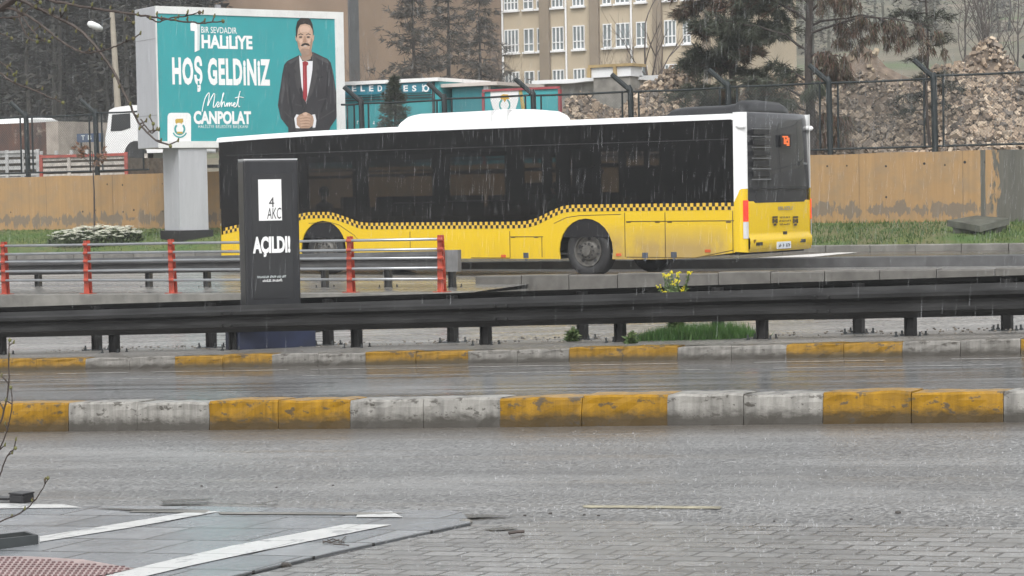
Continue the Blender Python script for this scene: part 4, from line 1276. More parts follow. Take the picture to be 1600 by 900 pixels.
# the suited man printed on the sheet
m_suit = M('print_suit', (.028, .026, .030), .5, .15, 2); m_face = M('print_skin', (.50, .335, .245), .5, .06, 4)
m_shirt = M('print_shirt', (.72, .72, .75), .5, .03, 4); m_tie = M('print_tie', (.30, .02, .03), .5, .1, 4); m_lapel = M('print_lapel', (.05, .047, .05), .5, .1, 3)
man = ppoly([(812, 570), (818, 520), (836, 400), (846, 350), (862, 330), (930, 296), (952, 330), (1000, 280), (1080, 318), (1098, 338), (1112, 400), (1130, 520), (1138, 590), (1128, 640), (1094, 690), (1085, 730), (870, 736), (868, 690), (828, 640)], m_suit, 'portrait', .004)
def mp(pts, mat, name, lay): return ppoly(pts, mat, name, lay, .002, man)
mp([(926, 296), (944, 330), (1000, 330), (1002, 270), (1000, 380), (966, 560), (940, 470), (930, 380)], m_shirt, 'shirt', .007)
mp([(944, 335), (958, 330), (974, 335), (976, 348), (968, 356), (970, 520), (962, 550), (948, 530), (946, 356)], m_tie, 'tie', .010)
mp([(926, 296), (930, 360), (940, 470), (950, 560), (912, 470), (900, 400), (915, 390), (898, 370)], m_lapel, 'lapel', .010)
mp([(1002, 280), (998, 380), (984, 470), (962, 560), (1000, 500), (1028, 400), (1012, 388), (1036, 366)], m_lapel, 'lapel', .010)
mp([(938, 250), (988, 250), (998, 296), (986, 318), (958, 330), (940, 312)], M('print_skin_dark', (.33, .20, .14), .5, .06, 4), 'neck', .010)
def oval(cx, cy, rx, ry, n=22, a0=0, a1=360): return [(cx + rx * cos(radians(a0 + (a1 - a0) * k / n)), cy - ry * sin(radians(a0 + (a1 - a0) * k / n))) for k in range(n)]
mp([(914, 150), (930, 128), (960, 120), (990, 134), (1000, 170), (1000, 220), (994, 262), (978, 294), (958, 304), (938, 292), (922, 258), (914, 210)], m_face, 'face', .013)
mp([(909, 205), (908, 150), (916, 116), (938, 94), (962, 90), (986, 104), (998, 132), (1004, 170), (1002, 200), (998, 160), (984, 136), (958, 128), (932, 134), (919, 158), (915, 196)], m_hair, 'hair', .016)
for x0, x1 in ((920, 948), (962, 988)):
    mp([(x0, 188), ((x0 + x1) / 2, 180), (x1, 186), (x1, 190), ((x0 + x1) / 2, 185), (x0, 191)], m_hair, 'eyebrow', .016)
    mp(oval((x0 + x1) / 2, 200, 9, 4), m_hair, 'eye', .016)
mp([(952, 196), (960, 196), (966, 226), (958, 232), (946, 228)], M('print_skin_shade', (.36, .22, .15), .5, .06, 4), 'nose', .0155)
mp([(934, 246), (944, 236), (958, 232), (974, 234), (986, 246), (978, 248), (958, 242), (944, 250)], m_hair, 'moustache', .017)
mp([(949, 249), (958, 247), (970, 248.5), (963, 252.5), (954, 252.5)], M('print_teeth', (.55, .50, .47), .5, .05, 4), 'smile', .017)
mp([(906, 196), (912, 190), (914, 225), (908, 218)], m_face, 'ear', .012); mp([(1001, 188), (1008, 190), (1005, 216), (1000, 226)], m_face, 'ear', .012)
for pts_ in ([(850, 420), (856, 420), (872, 560), (866, 560)], [(1096, 400), (1101, 400), (1100, 560), (1094, 560)], [(905, 560), (960, 575), (960, 580), (905, 566)], [(1030, 540), (1075, 530), (1075, 536), (1030, 546)], [(846, 600), (900, 650), (898, 656), (844, 606)], [(1120, 590), (1040, 640), (1040, 646), (1118, 600)]): mp(pts_, m_lapel, 'fold', .008)
mp([(918, 215), (930, 236), (926, 262), (918, 240)], M('print_cheek', (.36, .225, .155), .5, .1, 4), 'cheek', .0145)
mp([(992, 205), (998, 215), (992, 262), (978, 288), (984, 250)], M('print_cheek_side', (.33, .205, .14), .5, .1, 4), 'cheek', .0145)
mp([(900, 640), (912, 618), (930, 622), (930, 694), (908, 692)], m_shirt, 'cuff', .007)
mp([(998, 620), (1012, 618), (1020, 650), (1014, 690), (1000, 690)], m_shirt, 'cuff', .007)
m_sk_d = M('print_skin_line', (.22, .12, .08), .5, .06, 4); m_sk_l = M('print_skin_light', (.60, .42, .32), .5, .05, 4)
m_sk_m = M('print_skin_mid', (.40, .26, .185), .5, .06, 4); m_jaw = M('print_jaw', (.33, .225, .17), .5, .08, 6)
mp([(930, 276), (942, 262), (975, 264), (988, 272), (978, 294), (958, 304), (938, 292)], m_jaw, 'jaw', .0138)
mp([(928, 150), (945, 138), (970, 140), (984, 154), (980, 172), (932, 174)], m_sk_l, 'forehead', .0142)
mp([(926, 214), (940, 210), (944, 226), (934, 234)], m_sk_l, 'cheek', .0148); mp([(970, 212), (986, 210), (984, 228), (974, 232)], m_sk_l, 'cheek', .0148)
mp([(950, 268), (966, 268), (964, 276), (952, 276)], m_sk_m, 'chin', .0145)
for x0, x1 in ((922, 946), (964, 987)):
    mp([(x0, 203), ((x0 + x1) / 2, 209), (x1, 202), ((x0 + x1) / 2, 206)], m_sk_m, 'eye_bag', .0152)
mp([(932, 300), (958, 312), (986, 300), (990, 318), (960, 332), (940, 322)], m_jaw, 'neck_shade', .0112)
# suit: shoulders, sleeves, buttons, breast pocket
m_suit_l = M('print_suit_light', (.060, .057, .062), .5, .2, 3); m_suit_d = M('print_suit_dark', (.014, .013, .016), .5, .2, 3)
mp([(864, 334), (926, 304), (930, 312), (880, 346)], m_suit_l, 'shoulder', .0062); mp([(1004, 290), (1078, 322), (1090, 346), (1060, 334), (1006, 304)], m_suit_l, 'shoulder', .0062)
mp([(868, 390), (874, 390), (880, 520), (896, 610), (886, 616), (872, 540)], m_suit_d, 'sleeve_line', .0066); mp([(1078, 390), (1084, 390), (1084, 520), (1050, 610), (1042, 606), (1074, 520)], m_suit_d, 'sleeve_line', .0066)
mp([(838, 420), (846, 400), (850, 480), (836, 560), (826, 560)], m_suit_l, 'sleeve_light', .0064); mp([(1108, 410), (1116, 450), (1128, 540), (1120, 570), (1112, 500)], m_suit_l, 'sleeve_light', .0064)
mp([(1020, 420), (1058, 412), (1059, 418), (1021, 427)], m_suit_d, 'pocket', .0068)
for yy in (578, 606): mp(oval(962, yy, 4, 5, 10), m_suit_d, 'button', .0085)
mp([(940, 470), (950, 560), (958, 600), (952, 604), (938, 560), (926, 480)], m_suit_d, 'front_edge', .0105)
mp([(952, 356), (957, 356), (960, 520), (956, 530)], M('print_tie_light', (.42, .05, .06), .5, .1, 4), 'tie_sheen', .0118)
# clasped hands with separate fingers
mp([(912, 640), (924, 622), (948, 612), (978, 612), (1000, 626), (1006, 650), (1000, 680), (980, 694), (934, 694), (914, 676)], m_sk_m, 'hands', .010)
for k in range(4):
    y0 = 626 + k * 15
    mp([(926 + k * 2, y0 + 6), (940, y0), (972, y0 - 3 + k), (990 - k * 2, y0 + 4), (988 - k * 2, y0 + 11), (966, y0 + 9), (932 + k * 2, y0 + 13)], m_face, 'finger', .0125)
    mp([(932 + k * 2, y0 + 13), (966, y0 + 9.5), (988 - k * 2, y0 + 11.5), (966, y0 + 12), (934 + k * 2, y0 + 15)], m_sk_d, 'finger_line', .0130)
mp([(944, 612), (962, 606), (974, 612), (966, 624), (950, 624)], m_sk_l, 'thumb', .0135)
# post and foot
s0, s1 = fc(283, 300)[0], fc(325, 300)[0]
zg = GZ(pc.x, pc.y)
mb = MB(); mb.obox(O_ + bu * (s0 - .02) - bn * 1.05 + bz * (zg + .22), bu * (s1 - s0 + .04), bn * 1.0, bz * (zB - zg - .2))
build('post', mb, m_grey, bb, bevel=.01)
mb = MB()
cxy = O_ + bu * (s0 + s1) / 2 - bn * .55
mb.obox(O_ + bu * (s0 - .10) - bn * 1.15 + bz * (zg - .2), bu * (s1 - s0 + .2), bn * 1.2, bz * .42)
build('foot', mb, m_black, bb)

# ------------------------------------------------------------------ black pavement totem between the guard rails
TA = radians(52)
tu = Vector((cos(TA), sin(TA), 0)); tn = Vector((sin(TA), -cos(TA), 0))
tc = at(420, 545, 22.72)
TZ0 = rail_foot.z(tc.x)
tot = thing('advertising_totem', (tc.x, tc.y, TZ0), 'black free standing advertising totem with white lettering between the guard rails', 'totem')
TP = tc + tn * .15
def tc_(px, py):
    p = on_vert(px, py, TP, TA); return ((p - TP).dot(tu), p.z)
TO = Vector((TP.x, TP.y, 0))
a0, zt_ = tc_(380, 250); a1, _ = tc_(467, 300)
zb_ = TZ0 + .40
m_tot = M('totem_black', (.022, .023, .026), .3, .25, 2, stretch=(3, 3, .5))
mb = MB(); mb.obox(TO + tu * a0 - tn * .30 + bz * zb_, tu * (a1 - a0), tn * .30, bz * (zt_ - zb_))
tb = build('cabinet', mb, m_tot, tot, bevel=.025)
mb = MB(); mb.obox(TO + tu * (a0 + .008) - tn * .29 + bz * (zt_ - .004), tu * (a1 - a0 - .016), tn * .28, bz * .016)  # pale strip painting the highlight on the totem's top edge
build('cap', mb, M('cap_glint', (.55, .56, .57), .15, .1, 3), tot)
pL, pT = tc_(392, 272); pR, pB = tc_(460, 466)
mb = MB(); mb.obox(TO + tu * pL - tn * .01 + bz * pB, tu * (pR - pL), tn * .014, bz * (pT - pB))
pan = build('poster', mb, M('totem_poster', (.028, .029, .031), .2, .1, 2), tot)
def tquad(x0, y0, x1, y1, mat, name, lay=.006):
    A, B = tc_(x0, y1), tc_(x1, y0)
    mb = MB(); mb.obox(TO + tu * A[0] + tn * .002 + bz * A[1], tu * (B[0] - A[0]), tn * lay, bz * (B[1] - A[1]))
    return build(name, mb, mat, pan)
tquad(404.5, 280, 439, 345, m_print, 'white_square')
def ttext(s, x0, x1, y0, y1, mat, bold=0, lay=.010, shear=0, space=1):
    a = tc_(x0, y1); b = tc_(x1, y0); 
    mb = text_mb(s, a[0], b[0], tc_((x0 + x1) / 2, y1)[1], tc_((x0 + x1) / 2, y0)[1], TO, tu, bz, tn, bold=bold, thick=lay, shear=shear, space=space)
    build('lettering', mb, mat, pan)
ttext('4', 420, 428, 308, 323.5, m_black, 0)
ttext('AKC', 417, 439, 324.5, 342, m_black, .0, shear=.12)
ttext('AÇILDI!', 395, 453, 369, 401, m_print, .05)
for words, x0, x1, y0, y1, mt_ in (((13, 7, 4, 5), 402, 447, 430, 434, m_pshade), ((9, 10), 410, 441, 435.5, 440, m_print)):
    a = tc_(x0, y1); b = tc_(x1, y0)
    build('small_print', strokes_mb(words, a[0], b[0], tc_((x0 + x1) / 2, y1)[1], tc_((x0 + x1) / 2, y0)[1], TO, tu, bz, tn, thick=.010, seed=x0), mt_, pan)
bL, _ = tc_(357, 530); bR, _ = tc_(482, 530)
mb = MB(); mb.obox(TO + tu * (a0 - .16) - tn * .50 + bz * (TZ0 - .05), tu * (a1 - a0 + .30), tn * .66, bz * .42)
build('base', mb, M('base_navy', (.012, .018, .045), .5, .3, 4), tot, bevel=.02)

# ------------------------------------------------------------------ vegetation builders
def limb(mb, p, d, length, r, depth, rs, spread=.6, up=.25, kids=(2, 3), seg=4, shrink=.66, m=0, tips=None):
    pts = [Vector(p)]; d = Vector(d).normalized()
    for i in range(seg):
        d = (d + Vector((rs.uniform(-1, 1), rs.uniform(-1, 1), rs.uniform(-.6, 1) * .6 + up)) * .16).normalized()
        pts.append(pts[-1] + d * (length / seg))
    mb.tube(pts, [r * (1 - .55 * i / seg) for i in range(seg + 1)], 5 if r > .012 else 3, m, cap=False)
    if tips is not None: tips.append((pts[-1], d, depth))
    if depth <= 0: return
    for k in range(rs.randint(*kids)):
        i = rs.randint(1, seg)
        q = pts[i]
        s = Vector((rs.uniform(-1, 1), rs.uniform(-1, 1), rs.uniform(-.4, .9)))
        dd = (d + s * spread * 1.4).normalized()
        limb(mb, q, dd, length * shrink * rs.uniform(.75, 1.15), max(.004, r * .5), depth - 1, rs, spread, up, kids, max(2, seg - 1), shrink, m, tips)
def bare_tree(name, base, h, label, cat, group=None, seed=1, r=.06, lean=(0, 0), depth=4, stems=1, mat=None, spread=.55):
    rs = random.Random(seed)
    t = thing(name, base, label, cat, group)
    tr = MB(); cr = MB()
    for s in range(stems):
        b = Vector(base) + Vector((rs.uniform(-.15, .15) * (stems > 1), rs.uniform(-.1, .1) * (stems > 1), -.1))
        d = Vector((lean[0] + rs.uniform(-.25, .25) * (stems > 1), lean[1], 1)).normalized()
        pts = [b + d * (h * .5 * i / 5) + Vector((rs.uniform(-.03, .03), rs.uniform(-.03, .03), 0)) * h * .25 * (i > 0) for i in range(6)]
        tr.tube(pts, [r * (1 - .08 * i) for i in range(6)], 7)
        for k in range(5):
            q = pts[rs.randint(2, 5)]
            limb(cr, q, d + Vector((rs.uniform(-.8, .8), rs.uniform(-.8, .8), .2)), h * rs.uniform(.22, .38), r * .5, depth - 2, rs, spread, .3, (2, 4))
        limb(cr, pts[-1], d, h * .45, r * .55, depth - 1, rs, spread, .3, (2, 4), 5)
    build('trunk', tr, mat or m_bark, t); build('crown', cr, mat or m_twig, t)
    return t
def spray(mb, p, d, rs, n, size, droop=0.0, w=.09):
    """a tuft of needle blades round the end of a shoot"""
    for i in range(n):
        v = (Vector(d) * .9 + Vector((rs.uniform(-1, 1), rs.uniform(-1, 1), rs.uniform(-.8, .8) - droop))).normalized()
        q = Vector(p) + Vector((rs.uniform(-1, 1), rs.uniform(-1, 1), rs.uniform(-1, 1))) * size * .35
        s = v.cross(Vector((rs.uniform(-1, 1), rs.uniform(-1, 1), rs.uniform(-1, 1)))).normalized() * size * w
        L_ = size * rs.uniform(.7, 1.3)
        mb.add([q - s, q + s, q + v * L_], [(0, 1, 2)])
def conifer(name, base, h, rad, label, cat, group=None, seed=1, mats=None, dens=1.0, tuft=.22, droop=.1, gap=.25, low=.08, n_t=9, taper=1.0):
    rs = random.Random(seed)
    t = thing(name, base, label, cat, group)
    B = Vector(base)
    tr = MB(); pts = [B + Vector((rs.uniform(-.02, .02) * h * .3, rs.uniform(-.02, .02) * h * .3, -.15 + (h + .15) * i / 8)) for i in range(9)]
    pts[0] = B + Vector((0, 0, -.15))
    tr.tube(pts, [max(.012, h * .016 * (1 - i / 8.4)) for i in range(9)], 7)
    fo = MB()
    z = low * h
    while z < h * .98:
        f = z / h
        i = min(7, int(f * 8)); c = pts[i].lerp(pts[i + 1], f * 8 - i)
        L_ = rad * (1 - f) ** (.8 * taper) + .04 * rad
        for k in range(max(3, int(6 * dens))):
            if rs.random() < gap: continue
            a = rs.uniform(0, 2 * pi); l = L_ * rs.uniform(.55, 1.2)
            d = Vector((cos(a), sin(a), rs.uniform(-.15, .25) - droop))
            bp = [c + d * (l * q / 4) + Vector((0, 0, l * (.12 if q == 4 else 0) - droop * l * .4 * sin(pi * q / 4))) for q in range(5)]
            tr.tube(bp, [max(.006, .010 + .012 * l * (1 - q / 4)) for q in range(5)], 4, cap=False)
            for q in range(1, 5):
                for _ in range(2):
                    sd = Vector((rs.uniform(-1, 1), rs.uniform(-1, 1), rs.uniform(-.35, .25))) * l * .16
                    spray(fo, bp[q] + sd, d + sd, rs, max(3, int(n_t * dens)), tuft * (.7 + .5 * rs.random()), droop)
        z += h * .045 * rs.uniform(.7, 1.3) / max(.6, dens)
    build('trunk', tr, m_bark, t); build('crown', fo, mats, t)
    return t
m_needle_dark = leafmat('needles_dark', [(.018, .026, .016), (.035, .045, .026), (.05, .05, .035), (.03, .032, .026)])
m_needle_brown = leafmat('needles_brown', [(.075, .038, .026), (.11, .055, .035), (.05, .04, .026), (.05, .06, .03), (.09, .05, .03)])
m_needle_green = leafmat('needles_green', [(.032, .046, .026), (.055, .066, .04), (.024, .032, .022), (.07, .068, .046)])
m_needle_grey = leafmat('needles_grey', [(.055, .05, .042), (.035, .035, .03), (.075, .065, .05), (.09, .065, .045)])

# ------------------------------------------------------------------ school building on the slope
BYF = 128.0
m_cream = M('cream_render', (.41, .345, .25), .75, .08, .6, stretch=(1, 1, .25))
m_tan = M('tan_render', (.25, .175, .12), .75, .22, .25, stretch=(1, 1, .6))
m_pil = M('brown_render', (.215, .175, .13), .75, .1, .8)
m_wf = M('window_white', (.72, .73, .74), .4, .04, 2)
m_pane = M('window_pane', (.16, .19, .20), .12, .35, .8)
xcorn = xat(785, BYF, 80); xend = xat(1112, BYF, 80)
zbase = TZ((xcorn + xend) / 2, BYF) - 2.5
ztop = at(900, -75, BYF).z
bl = thing('school_building', ((xcorn + xend) / 2, BYF, zbase), 'long cream multi storey building with rows of white framed windows', 'building')
mb = MB(); mb.box(xcorn, xend, BYF, BYF + 14, zbase, ztop)
fac = build('facade', mb, m_cream, bl)
mb = MB()
for a, b in ((846, 861), (924, 938), (1023, 1036), (1099, 1111)):
    mb.box(xat(a, BYF, 80), xat(b, BYF, 80), BYF - .28, BYF - .003, zbase, ztop - .4)
    build('pilaster', mb, m_pil, bl); mb = MB()
for px in (787, 886, 988):
    mb = MB(); xx = xat(px, BYF, 80)
    mb.tube([(xx, BYF - .12, zbase), (xx, BYF - .12, ztop - .2)], .07, 8)
    build('downpipe', mb, m_wf, bl)
mb = MB(); mb.box(xcorn - .3, xend + .3, BYF - .5, BYF + 14.3, ztop + .003, ztop + .35); build('roof', mb, m_pil, bl)
FH = at(870, 13, BYF).z - at(870, 80, BYF).z
wpx = [(789, 811, 4), (819.5, 834.5, 2), (840, 845.5, 1), (863.5, 881.5, 3), (896, 914, 3), (943, 956, 2), (963, 985, 3), (995, 1011, 2), (1039, 1057, 3), (1068, 1080, 2)]
z1t, z1b = at(870, 42, BYF).z, at(870, 79, BYF).z
for fl in range(-2, 2):
    for a, b, nm in wpx:
        xa, xb = xat(a, BYF, 60), xat(b, BYF, 60)
        za, zb = z1b + FH * fl, z1t + FH * fl
        if zb > ztop - .3: continue
        w = MB()
        t_ = .075
        w.box(xa, xb, BYF - .10, BYF - .004, za, za + t_); w.box(xa, xb, BYF - .10, BYF - .004, zb - t_, zb)
        zm = za + (zb - za) * .34
        w.box(xa, xb, BYF - .10, BYF - .004, zm - .035, zm + .035)
        for k in range(nm + 1):
            xm = xa + (xb - xa) * k / nm
            w.box(max(xa, xm - .045), min(xb, xm + .045), BYF - .095, BYF - .004, za + t_ + .002, zb - t_ - .002)
        w.box(xa - .1, xb + .1, BYF - .22, BYF - .004, za - .12, za - .003)
        wo = build('window', w, m_wf, bl)
        w = MB(); w.box(xa + .02, xb - .02, BYF - .05, BYF - .002, za + .02, zb - .02); build('pane', w, m_pane, wo)
# blank wing standing forward on the left
yw = BYF
for yy in range(60, 128):
    pass
def wing_y(px):                                   # where the wing's side wall (X = xcorn) meets this sight line
    d = ray(px, 80); return EYEP.y + d.y * (xcorn / d.x)
y0w = wing_y(546)
wg = thing('building_wing', (xcorn - 6, (y0w + BYF) / 2, TZ(xcorn, 110) - 2), 'windowless brown end wall of the building wing beside the billboard', 'building')
mb = MB(); mb.box(xcorn - 14, xcorn, y0w, BYF - .05, TZ(xcorn, 105) - 3, ztop + .1)
build('wall', mb, m_tan, wg)
mb = MB(); mb.box(xcorn - 14.4, xcorn + .3, y0w - .4, BYF - .6, ztop + .103, ztop + .4); build('roof', mb, m_pil, wg)
mb = MB(); mb.box(xcorn - .02, xcorn + .12, y0w - .05, y0w + .9, TZ(xcorn, 105) - 3, ztop); build('corner_strip', mb, M('dark_strip', (.07, .075, .08), .6, .1, 2), wg)

# ------------------------------------------------------------------ sheds and kiosks just behind the fence
m_kteal = M('kiosk_teal', (.035, .22, .25), .45, .1, 1.5); m_kteal2 = M('kiosk_teal_light', (.05, .33, .36), .4, .1, 1.2)
m_kblue = M('kiosk_band', (.03, .20, .27), .4, .08, 2)
KY = 50.5
def kx(px): return xat(px, KY, 160)
def kz(px, py): return at(px, py, KY).z
x0, x1 = kx(470), kx(686)
kb = thing('kiosk', ((x0 + x1) / 2, KY, 2.2), 'teal kiosk with white capital lettering along its top band', 'kiosk')
zt_ = kz(600, 131)
mb = MB(); mb.box(x0, x1, KY, KY + 2.6, 2.1, zt_); kw = build('wall', mb, m_kteal2, kb)
mb = MB(); mb.box(x0 - .1, x1 + .05, KY - .12, KY + 2.7, zt_ + .003, zt_ + .10); build('roof', mb, m_white, kb)
zb0, zb1 = kz(600, 147), kz(600, 132)
mb = MB(); mb.box(x0, kx(674), KY - .06, KY - .003, zb0, zb1); band = build('sign_band', mb, m_kblue, kb)
text = 'BELEDİYESİ'
mb = MB()
for i, ch in enumerate(text):
    px = 539 + i * 13.4
    if ch == 'İ':
        text_mb('İ', kx(px + 2), kx(px + 4.5), kz(px, 143), kz(px, 131.5), (0, KY - .062, 0), (1, 0, 0), (0, 0, 1), (0, -1, 0), mb, bold=.02)
    else:
        text_mb(ch, kx(px), kx(px + 7), kz(px, 143), kz(px, 133.5), (0, KY - .062, 0), (1, 0, 0), (0, 0, 1), (0, -1, 0), mb, bold=.03)
mb.lathe([(.10, 0), (.10, -.006), (.06, -.006), (.06, 0)], (kx(668), KY - .061, kz(668, 138)), 'y', 14)
build('lettering', mb, m_print, band)
mb = MB()
for py in (150.5, 154.5):
    mb.box(x0, kx(676), KY - .05, KY - .002, kz(600, py + 1.2), kz(600, py))
mb.box(kx(677), kx(680), KY - .06, KY - .002, 2.2, zt_ - .02)
build('trim', mb, m_dark, kb)
mb = MB()
for px, w_, y0 in ((557, 3.2, 186), (574, 3.6, 187), (582, 3.6, 186), (589, 4.2, 189)):
    strokes_mb((1,), kx(px), kx(px + w_), kz(px, 194), kz(px, y0), (0, KY - .004, 0), (1, 0, 0), (0, 0, 1), (0, -1, 0), mb, seed=px)
build('wall_lettering', mb, m_print, kb)
# second dark teal cabin
x0, x1 = kx(698), kx(749)
k2 = thing('cabin', ((x0 + x1) / 2, KY + .3, 2.2), 'dark teal metal cabin between the lettered kiosk and the framed banner', 'cabin')
mb = MB(); mb.box(x0, x1, KY + .3, KY + 2.5, 2.1, kz(720, 135)); build('wall', mb, m_kteal, k2)
mb = MB(); mb.box(x0 - .3, x1 + .5, KY + .1, KY + 2.7, kz(720, 134.8), kz(720, 129.5)); build('roof', mb, M('pale_roof', (.55, .50, .46), .6, .15, 2), k2)
mb = MB(); mb.box(x1 + .01, x1 + .16, KY + .22, KY + .34, 2.1, kz(720, 135.2)); build('corner_post', mb, m_wf, k2)
# banner in its red frame
x0, x1 = kx(757), kx(874); KB = KY - .9
bnr = thing('banner', ((x0 + x1) / 2, KB, 2.3), 'teal banner with white emblem panel in a red frame behind the fence', 'banner')
def bx_(px): return xat(px, KB, 160)
def bz_(px, py): return at(px, py, KB).z
mb = MB(); mb.box(bx_(757), bx_(874), KB, KB + .04, 2.5, bz_(815, 140)); sh = build('sheet', mb, m_kteal2, bnr)
mb = MB()
mb.box(bx_(755), bx_(876), KB - .05, KB - .003, bz_(815, 141), bz_(815, 137.5))
for px in (756, 875): mb.box(bx_(px) - .03, bx_(px) + .03, KB - .05, KB + .05, 2.3, bz_(815, 142))
build('frame', mb, M('frame_red', (.30, .06, .07), .5, .2, 4), bnr)
mb = MB(); q = [(767, 141.5), (811, 141.5), (810, 158), (806, 170), (797, 180), (778, 180), (770, 168), (767, 156)]
mb.prism([(bx_(a), bz_(790, b)) for a, b in q], (0, KB - .012, 0), (1, 0, 0), (0, 0, 1), (0, .01, 0)); pn = build('emblem_panel', mb, m_print, sh)
mb = MB(); q = [(783, 149), (787, 147), (795, 148), (796, 155), (792, 155), (789, 160), (787, 155), (783, 155)]
mb.prism([(bx_(a), bz_(790, b)) for a, b in q], (0, KB - .018, 0), (1, 0, 0), (0, 0, 1), (0, .005, 0)); build('emblem_animal', mb, M('gold', (.55, .32, .03), .5, .1, 3), pn)
mb = MB(); 
c0 = Vector((bx_(789), KB - .018, bz_(789, 164))); rr = (bx_(798) - bx_(789))
for k in range(20):
    a0, a1 = radians(120 + 300 * k / 20), radians(120 + 300 * (k + 1) / 20)
    mb.add([c0 + Vector((r * cos(a), 0, r * sin(a))) for r, a in ((rr * .75, a0), (rr, a0), (rr, a1), (rr * .75, a1))], [(0, 1, 2, 3)])
build('emblem_wreath', mb, m_tl2, pn)
mb = MB(); q = [(811, 142), (816, 142), (822, 180), (816, 180)]
mb.prism([(bx_(a), bz_(790, b)) for a, b in q], (0, KB - .012, 0), (1, 0, 0), (0, 0, 1), (0, .01, 0)); build('gold_flourish', mb, M('gold_dull', (.40, .30, .10), .5, .3, 9), sh)
# low white-roofed shed and the yellow-framed stall by the building's foot
SY = 62
def sx_(px): return xat(px, SY, 120)
def sz_(px, py): return at(px, py, SY).z
sd_ = thing('shed', (sx_(920), SY, 2.3), 'low shed with a sagging white roof in front of the cream building', 'shed')
mb = MB(); mb.box(sx_(845), sx_(1000), SY, SY + 3, 2.2, sz_(900, 128)); build('wall', mb, M('block_wall', (.30, .29, .27), .7, .25, 3), sd_)
mb = MB(); xs = [sx_(840 + 8 * i) for i in range(22)]
mb.extrude_x([(SY - .4, 0), (SY + 1.5, .10), (SY + 3.3, .02), (SY + 3.3, -.1), (SY - .4, -.12)], xs, lambda x: sz_(900, 124) + .05 * noise.noise(Vector((x, 0, 0))), closed=True); build('roof', mb, m_wf, sd_)
st = thing('stall', (sx_(978), SY - 1, 2.3), 'white stall with a yellow frame standing before the cream building', 'stall')
mb = MB(); mb.box(sx_(947), sx_(1008), SY - 1, SY - .2, sz_(975, 122), sz_(975, 107)); build('panel', mb, m_wf, st)
mb = MB(); mb.box(sx_(949), sx_(1006), SY - .95, SY - .25, 2.2, sz_(975, 122.1)); build('plinth', mb, M('plinth_grey', (.20, .19, .17), .7, .3, 3), st)
mb = MB()
mb.box(sx_(944), sx_(1012), SY - 1.08, SY - .1, sz_(975, 106.8), sz_(975, 102.5))
for px in (945, 985): mb.box(sx_(px) - .05, sx_(px) + .05, SY - 1.1, SY - 1.004, sz_(975, 122), sz_(975, 107))
build('frame', mb, M('frame_yellow', (.36, .26, .12), .5, .2, 4), st)

# ------------------------------------------------------------------ rubble heaps
def rub(name, cols):
    return leafmat(name, cols, .85)
m_rub = rub('rubble_tan', [(.30, .235, .175), (.43, .335, .245), (.095, .078, .064), (.55, .45, .34), (.19, .145, .11), (.13, .115, .10), (.40, .30, .215), (.07, .06, .052)])
m_rub2 = rub('rubble_grey', [(.18, .155, .13), (.29, .24, .19), (.085, .075, .064), (.42, .34, .255), (.20, .16, .125)])
def heap(cx, cy, rx, ry, h, label, mat, n, seed, size=(.035, .20), pw=1.1, skew=0.0):
    rs = random.Random(seed)
    z0 = 2.2
    t = thing('rubble_heap', (cx, cy, z0), label, 'rubble heap', 'heaps of rubble behind the fence')
    def hz(x, y):
        r = sqrt(((x - cx - skew * 0) / rx) ** 2 + ((y - cy) / ry) ** 2)
        return h * max(0, 1 - r) ** pw * (1 + .25 * noise.noise(Vector((x * .8 + seed, y * .8, 0)))) 
    mb = MB(); N = 22
    mb.add([(cx + rx * 1.05 * (2 * i / N - 1), cy + ry * 1.05 * (2 * j / N - 1), z0 - .1 + hz(cx + rx * 1.05 * (2 * i / N - 1), cy + ry * 1.05 * (2 * j / N - 1))) for i in range(N + 1) for j in range(N + 1)],
           [(i * (N + 1) + j, (i + 1) * (N + 1) + j, (i + 1) * (N + 1) + j + 1, i * (N + 1) + j + 1) for i in range(N) for j in range(N)])
    build('core', mb, M('heap_soil', (.13, .10, .075), .9, .5, 4, .5), t)
    mb = MB()
    for i in range(int(n * 2.6)):
        a = rs.uniform(0, 2 * pi); r = sqrt(rs.random()) * 1.02
        x, y = cx + rx * r * cos(a), cy + ry * r * sin(a)
        if y > cy + ry * .25 and rs.random() < .8: y = cy - abs(y - cy)
        z = z0 - .06 + hz(x, y) + rs.uniform(-.05, .10)
        s = rs.uniform(size[0], size[1]) * (rs.random() ** 2.2 * 1.0 + .30)
        ax = Vector((rs.uniform(-1, 1), rs.uniform(-1, 1), rs.uniform(-1, 1))).normalized()
        R = Matrix.Rotation(rs.uniform(0, 6.3), 3, ax)
        dx, dy, dz = s * rs.uniform(.6, 1.1), s * rs.uniform(.5, 1.0), s * rs.uniform(.4, .9)
        P = [Vector((x, y, z)) + R @ Vector((sx * dx * rs.uniform(.35, .6), sy * dy * rs.uniform(.35, .6), sz * dz * rs.uniform(.35, .6))) for sz in (-1, 1) for sx, sy in ((-1, -1), (1, -1), (1, 1), (-1, 1))]
        mb.add(P, [(3, 2, 1, 0), (4, 5, 6, 7), (0, 1, 5, 4), (1, 2, 6, 5), (2, 3, 7, 6), (3, 0, 4, 7)])
    build('broken_stones', mb, mat, t)
    return t
def hp(px, py, Y): 
    p = at(px, py, Y); return p.x, p.z - 2.2
x, h = hp(1535, 62, 55); heap(x, 55, 4.8, 4.2, h, 'tallest pale rubble heap, peaked, at the right behind the fence', m_rub, 5200, 1)
x, h = hp(1345, 118, 54); heap(x, 54, 4.6, 4.0, h, 'grey brown rubble heap between the brown pine and the small pine', m_rub2, 4200, 2)
x, h = hp(1225, 96, 57); heap(x, 57, 5.2, 3.8, h, 'pinkish rubble heap behind the trunk of the brown pine', m_rub, 3400, 3)
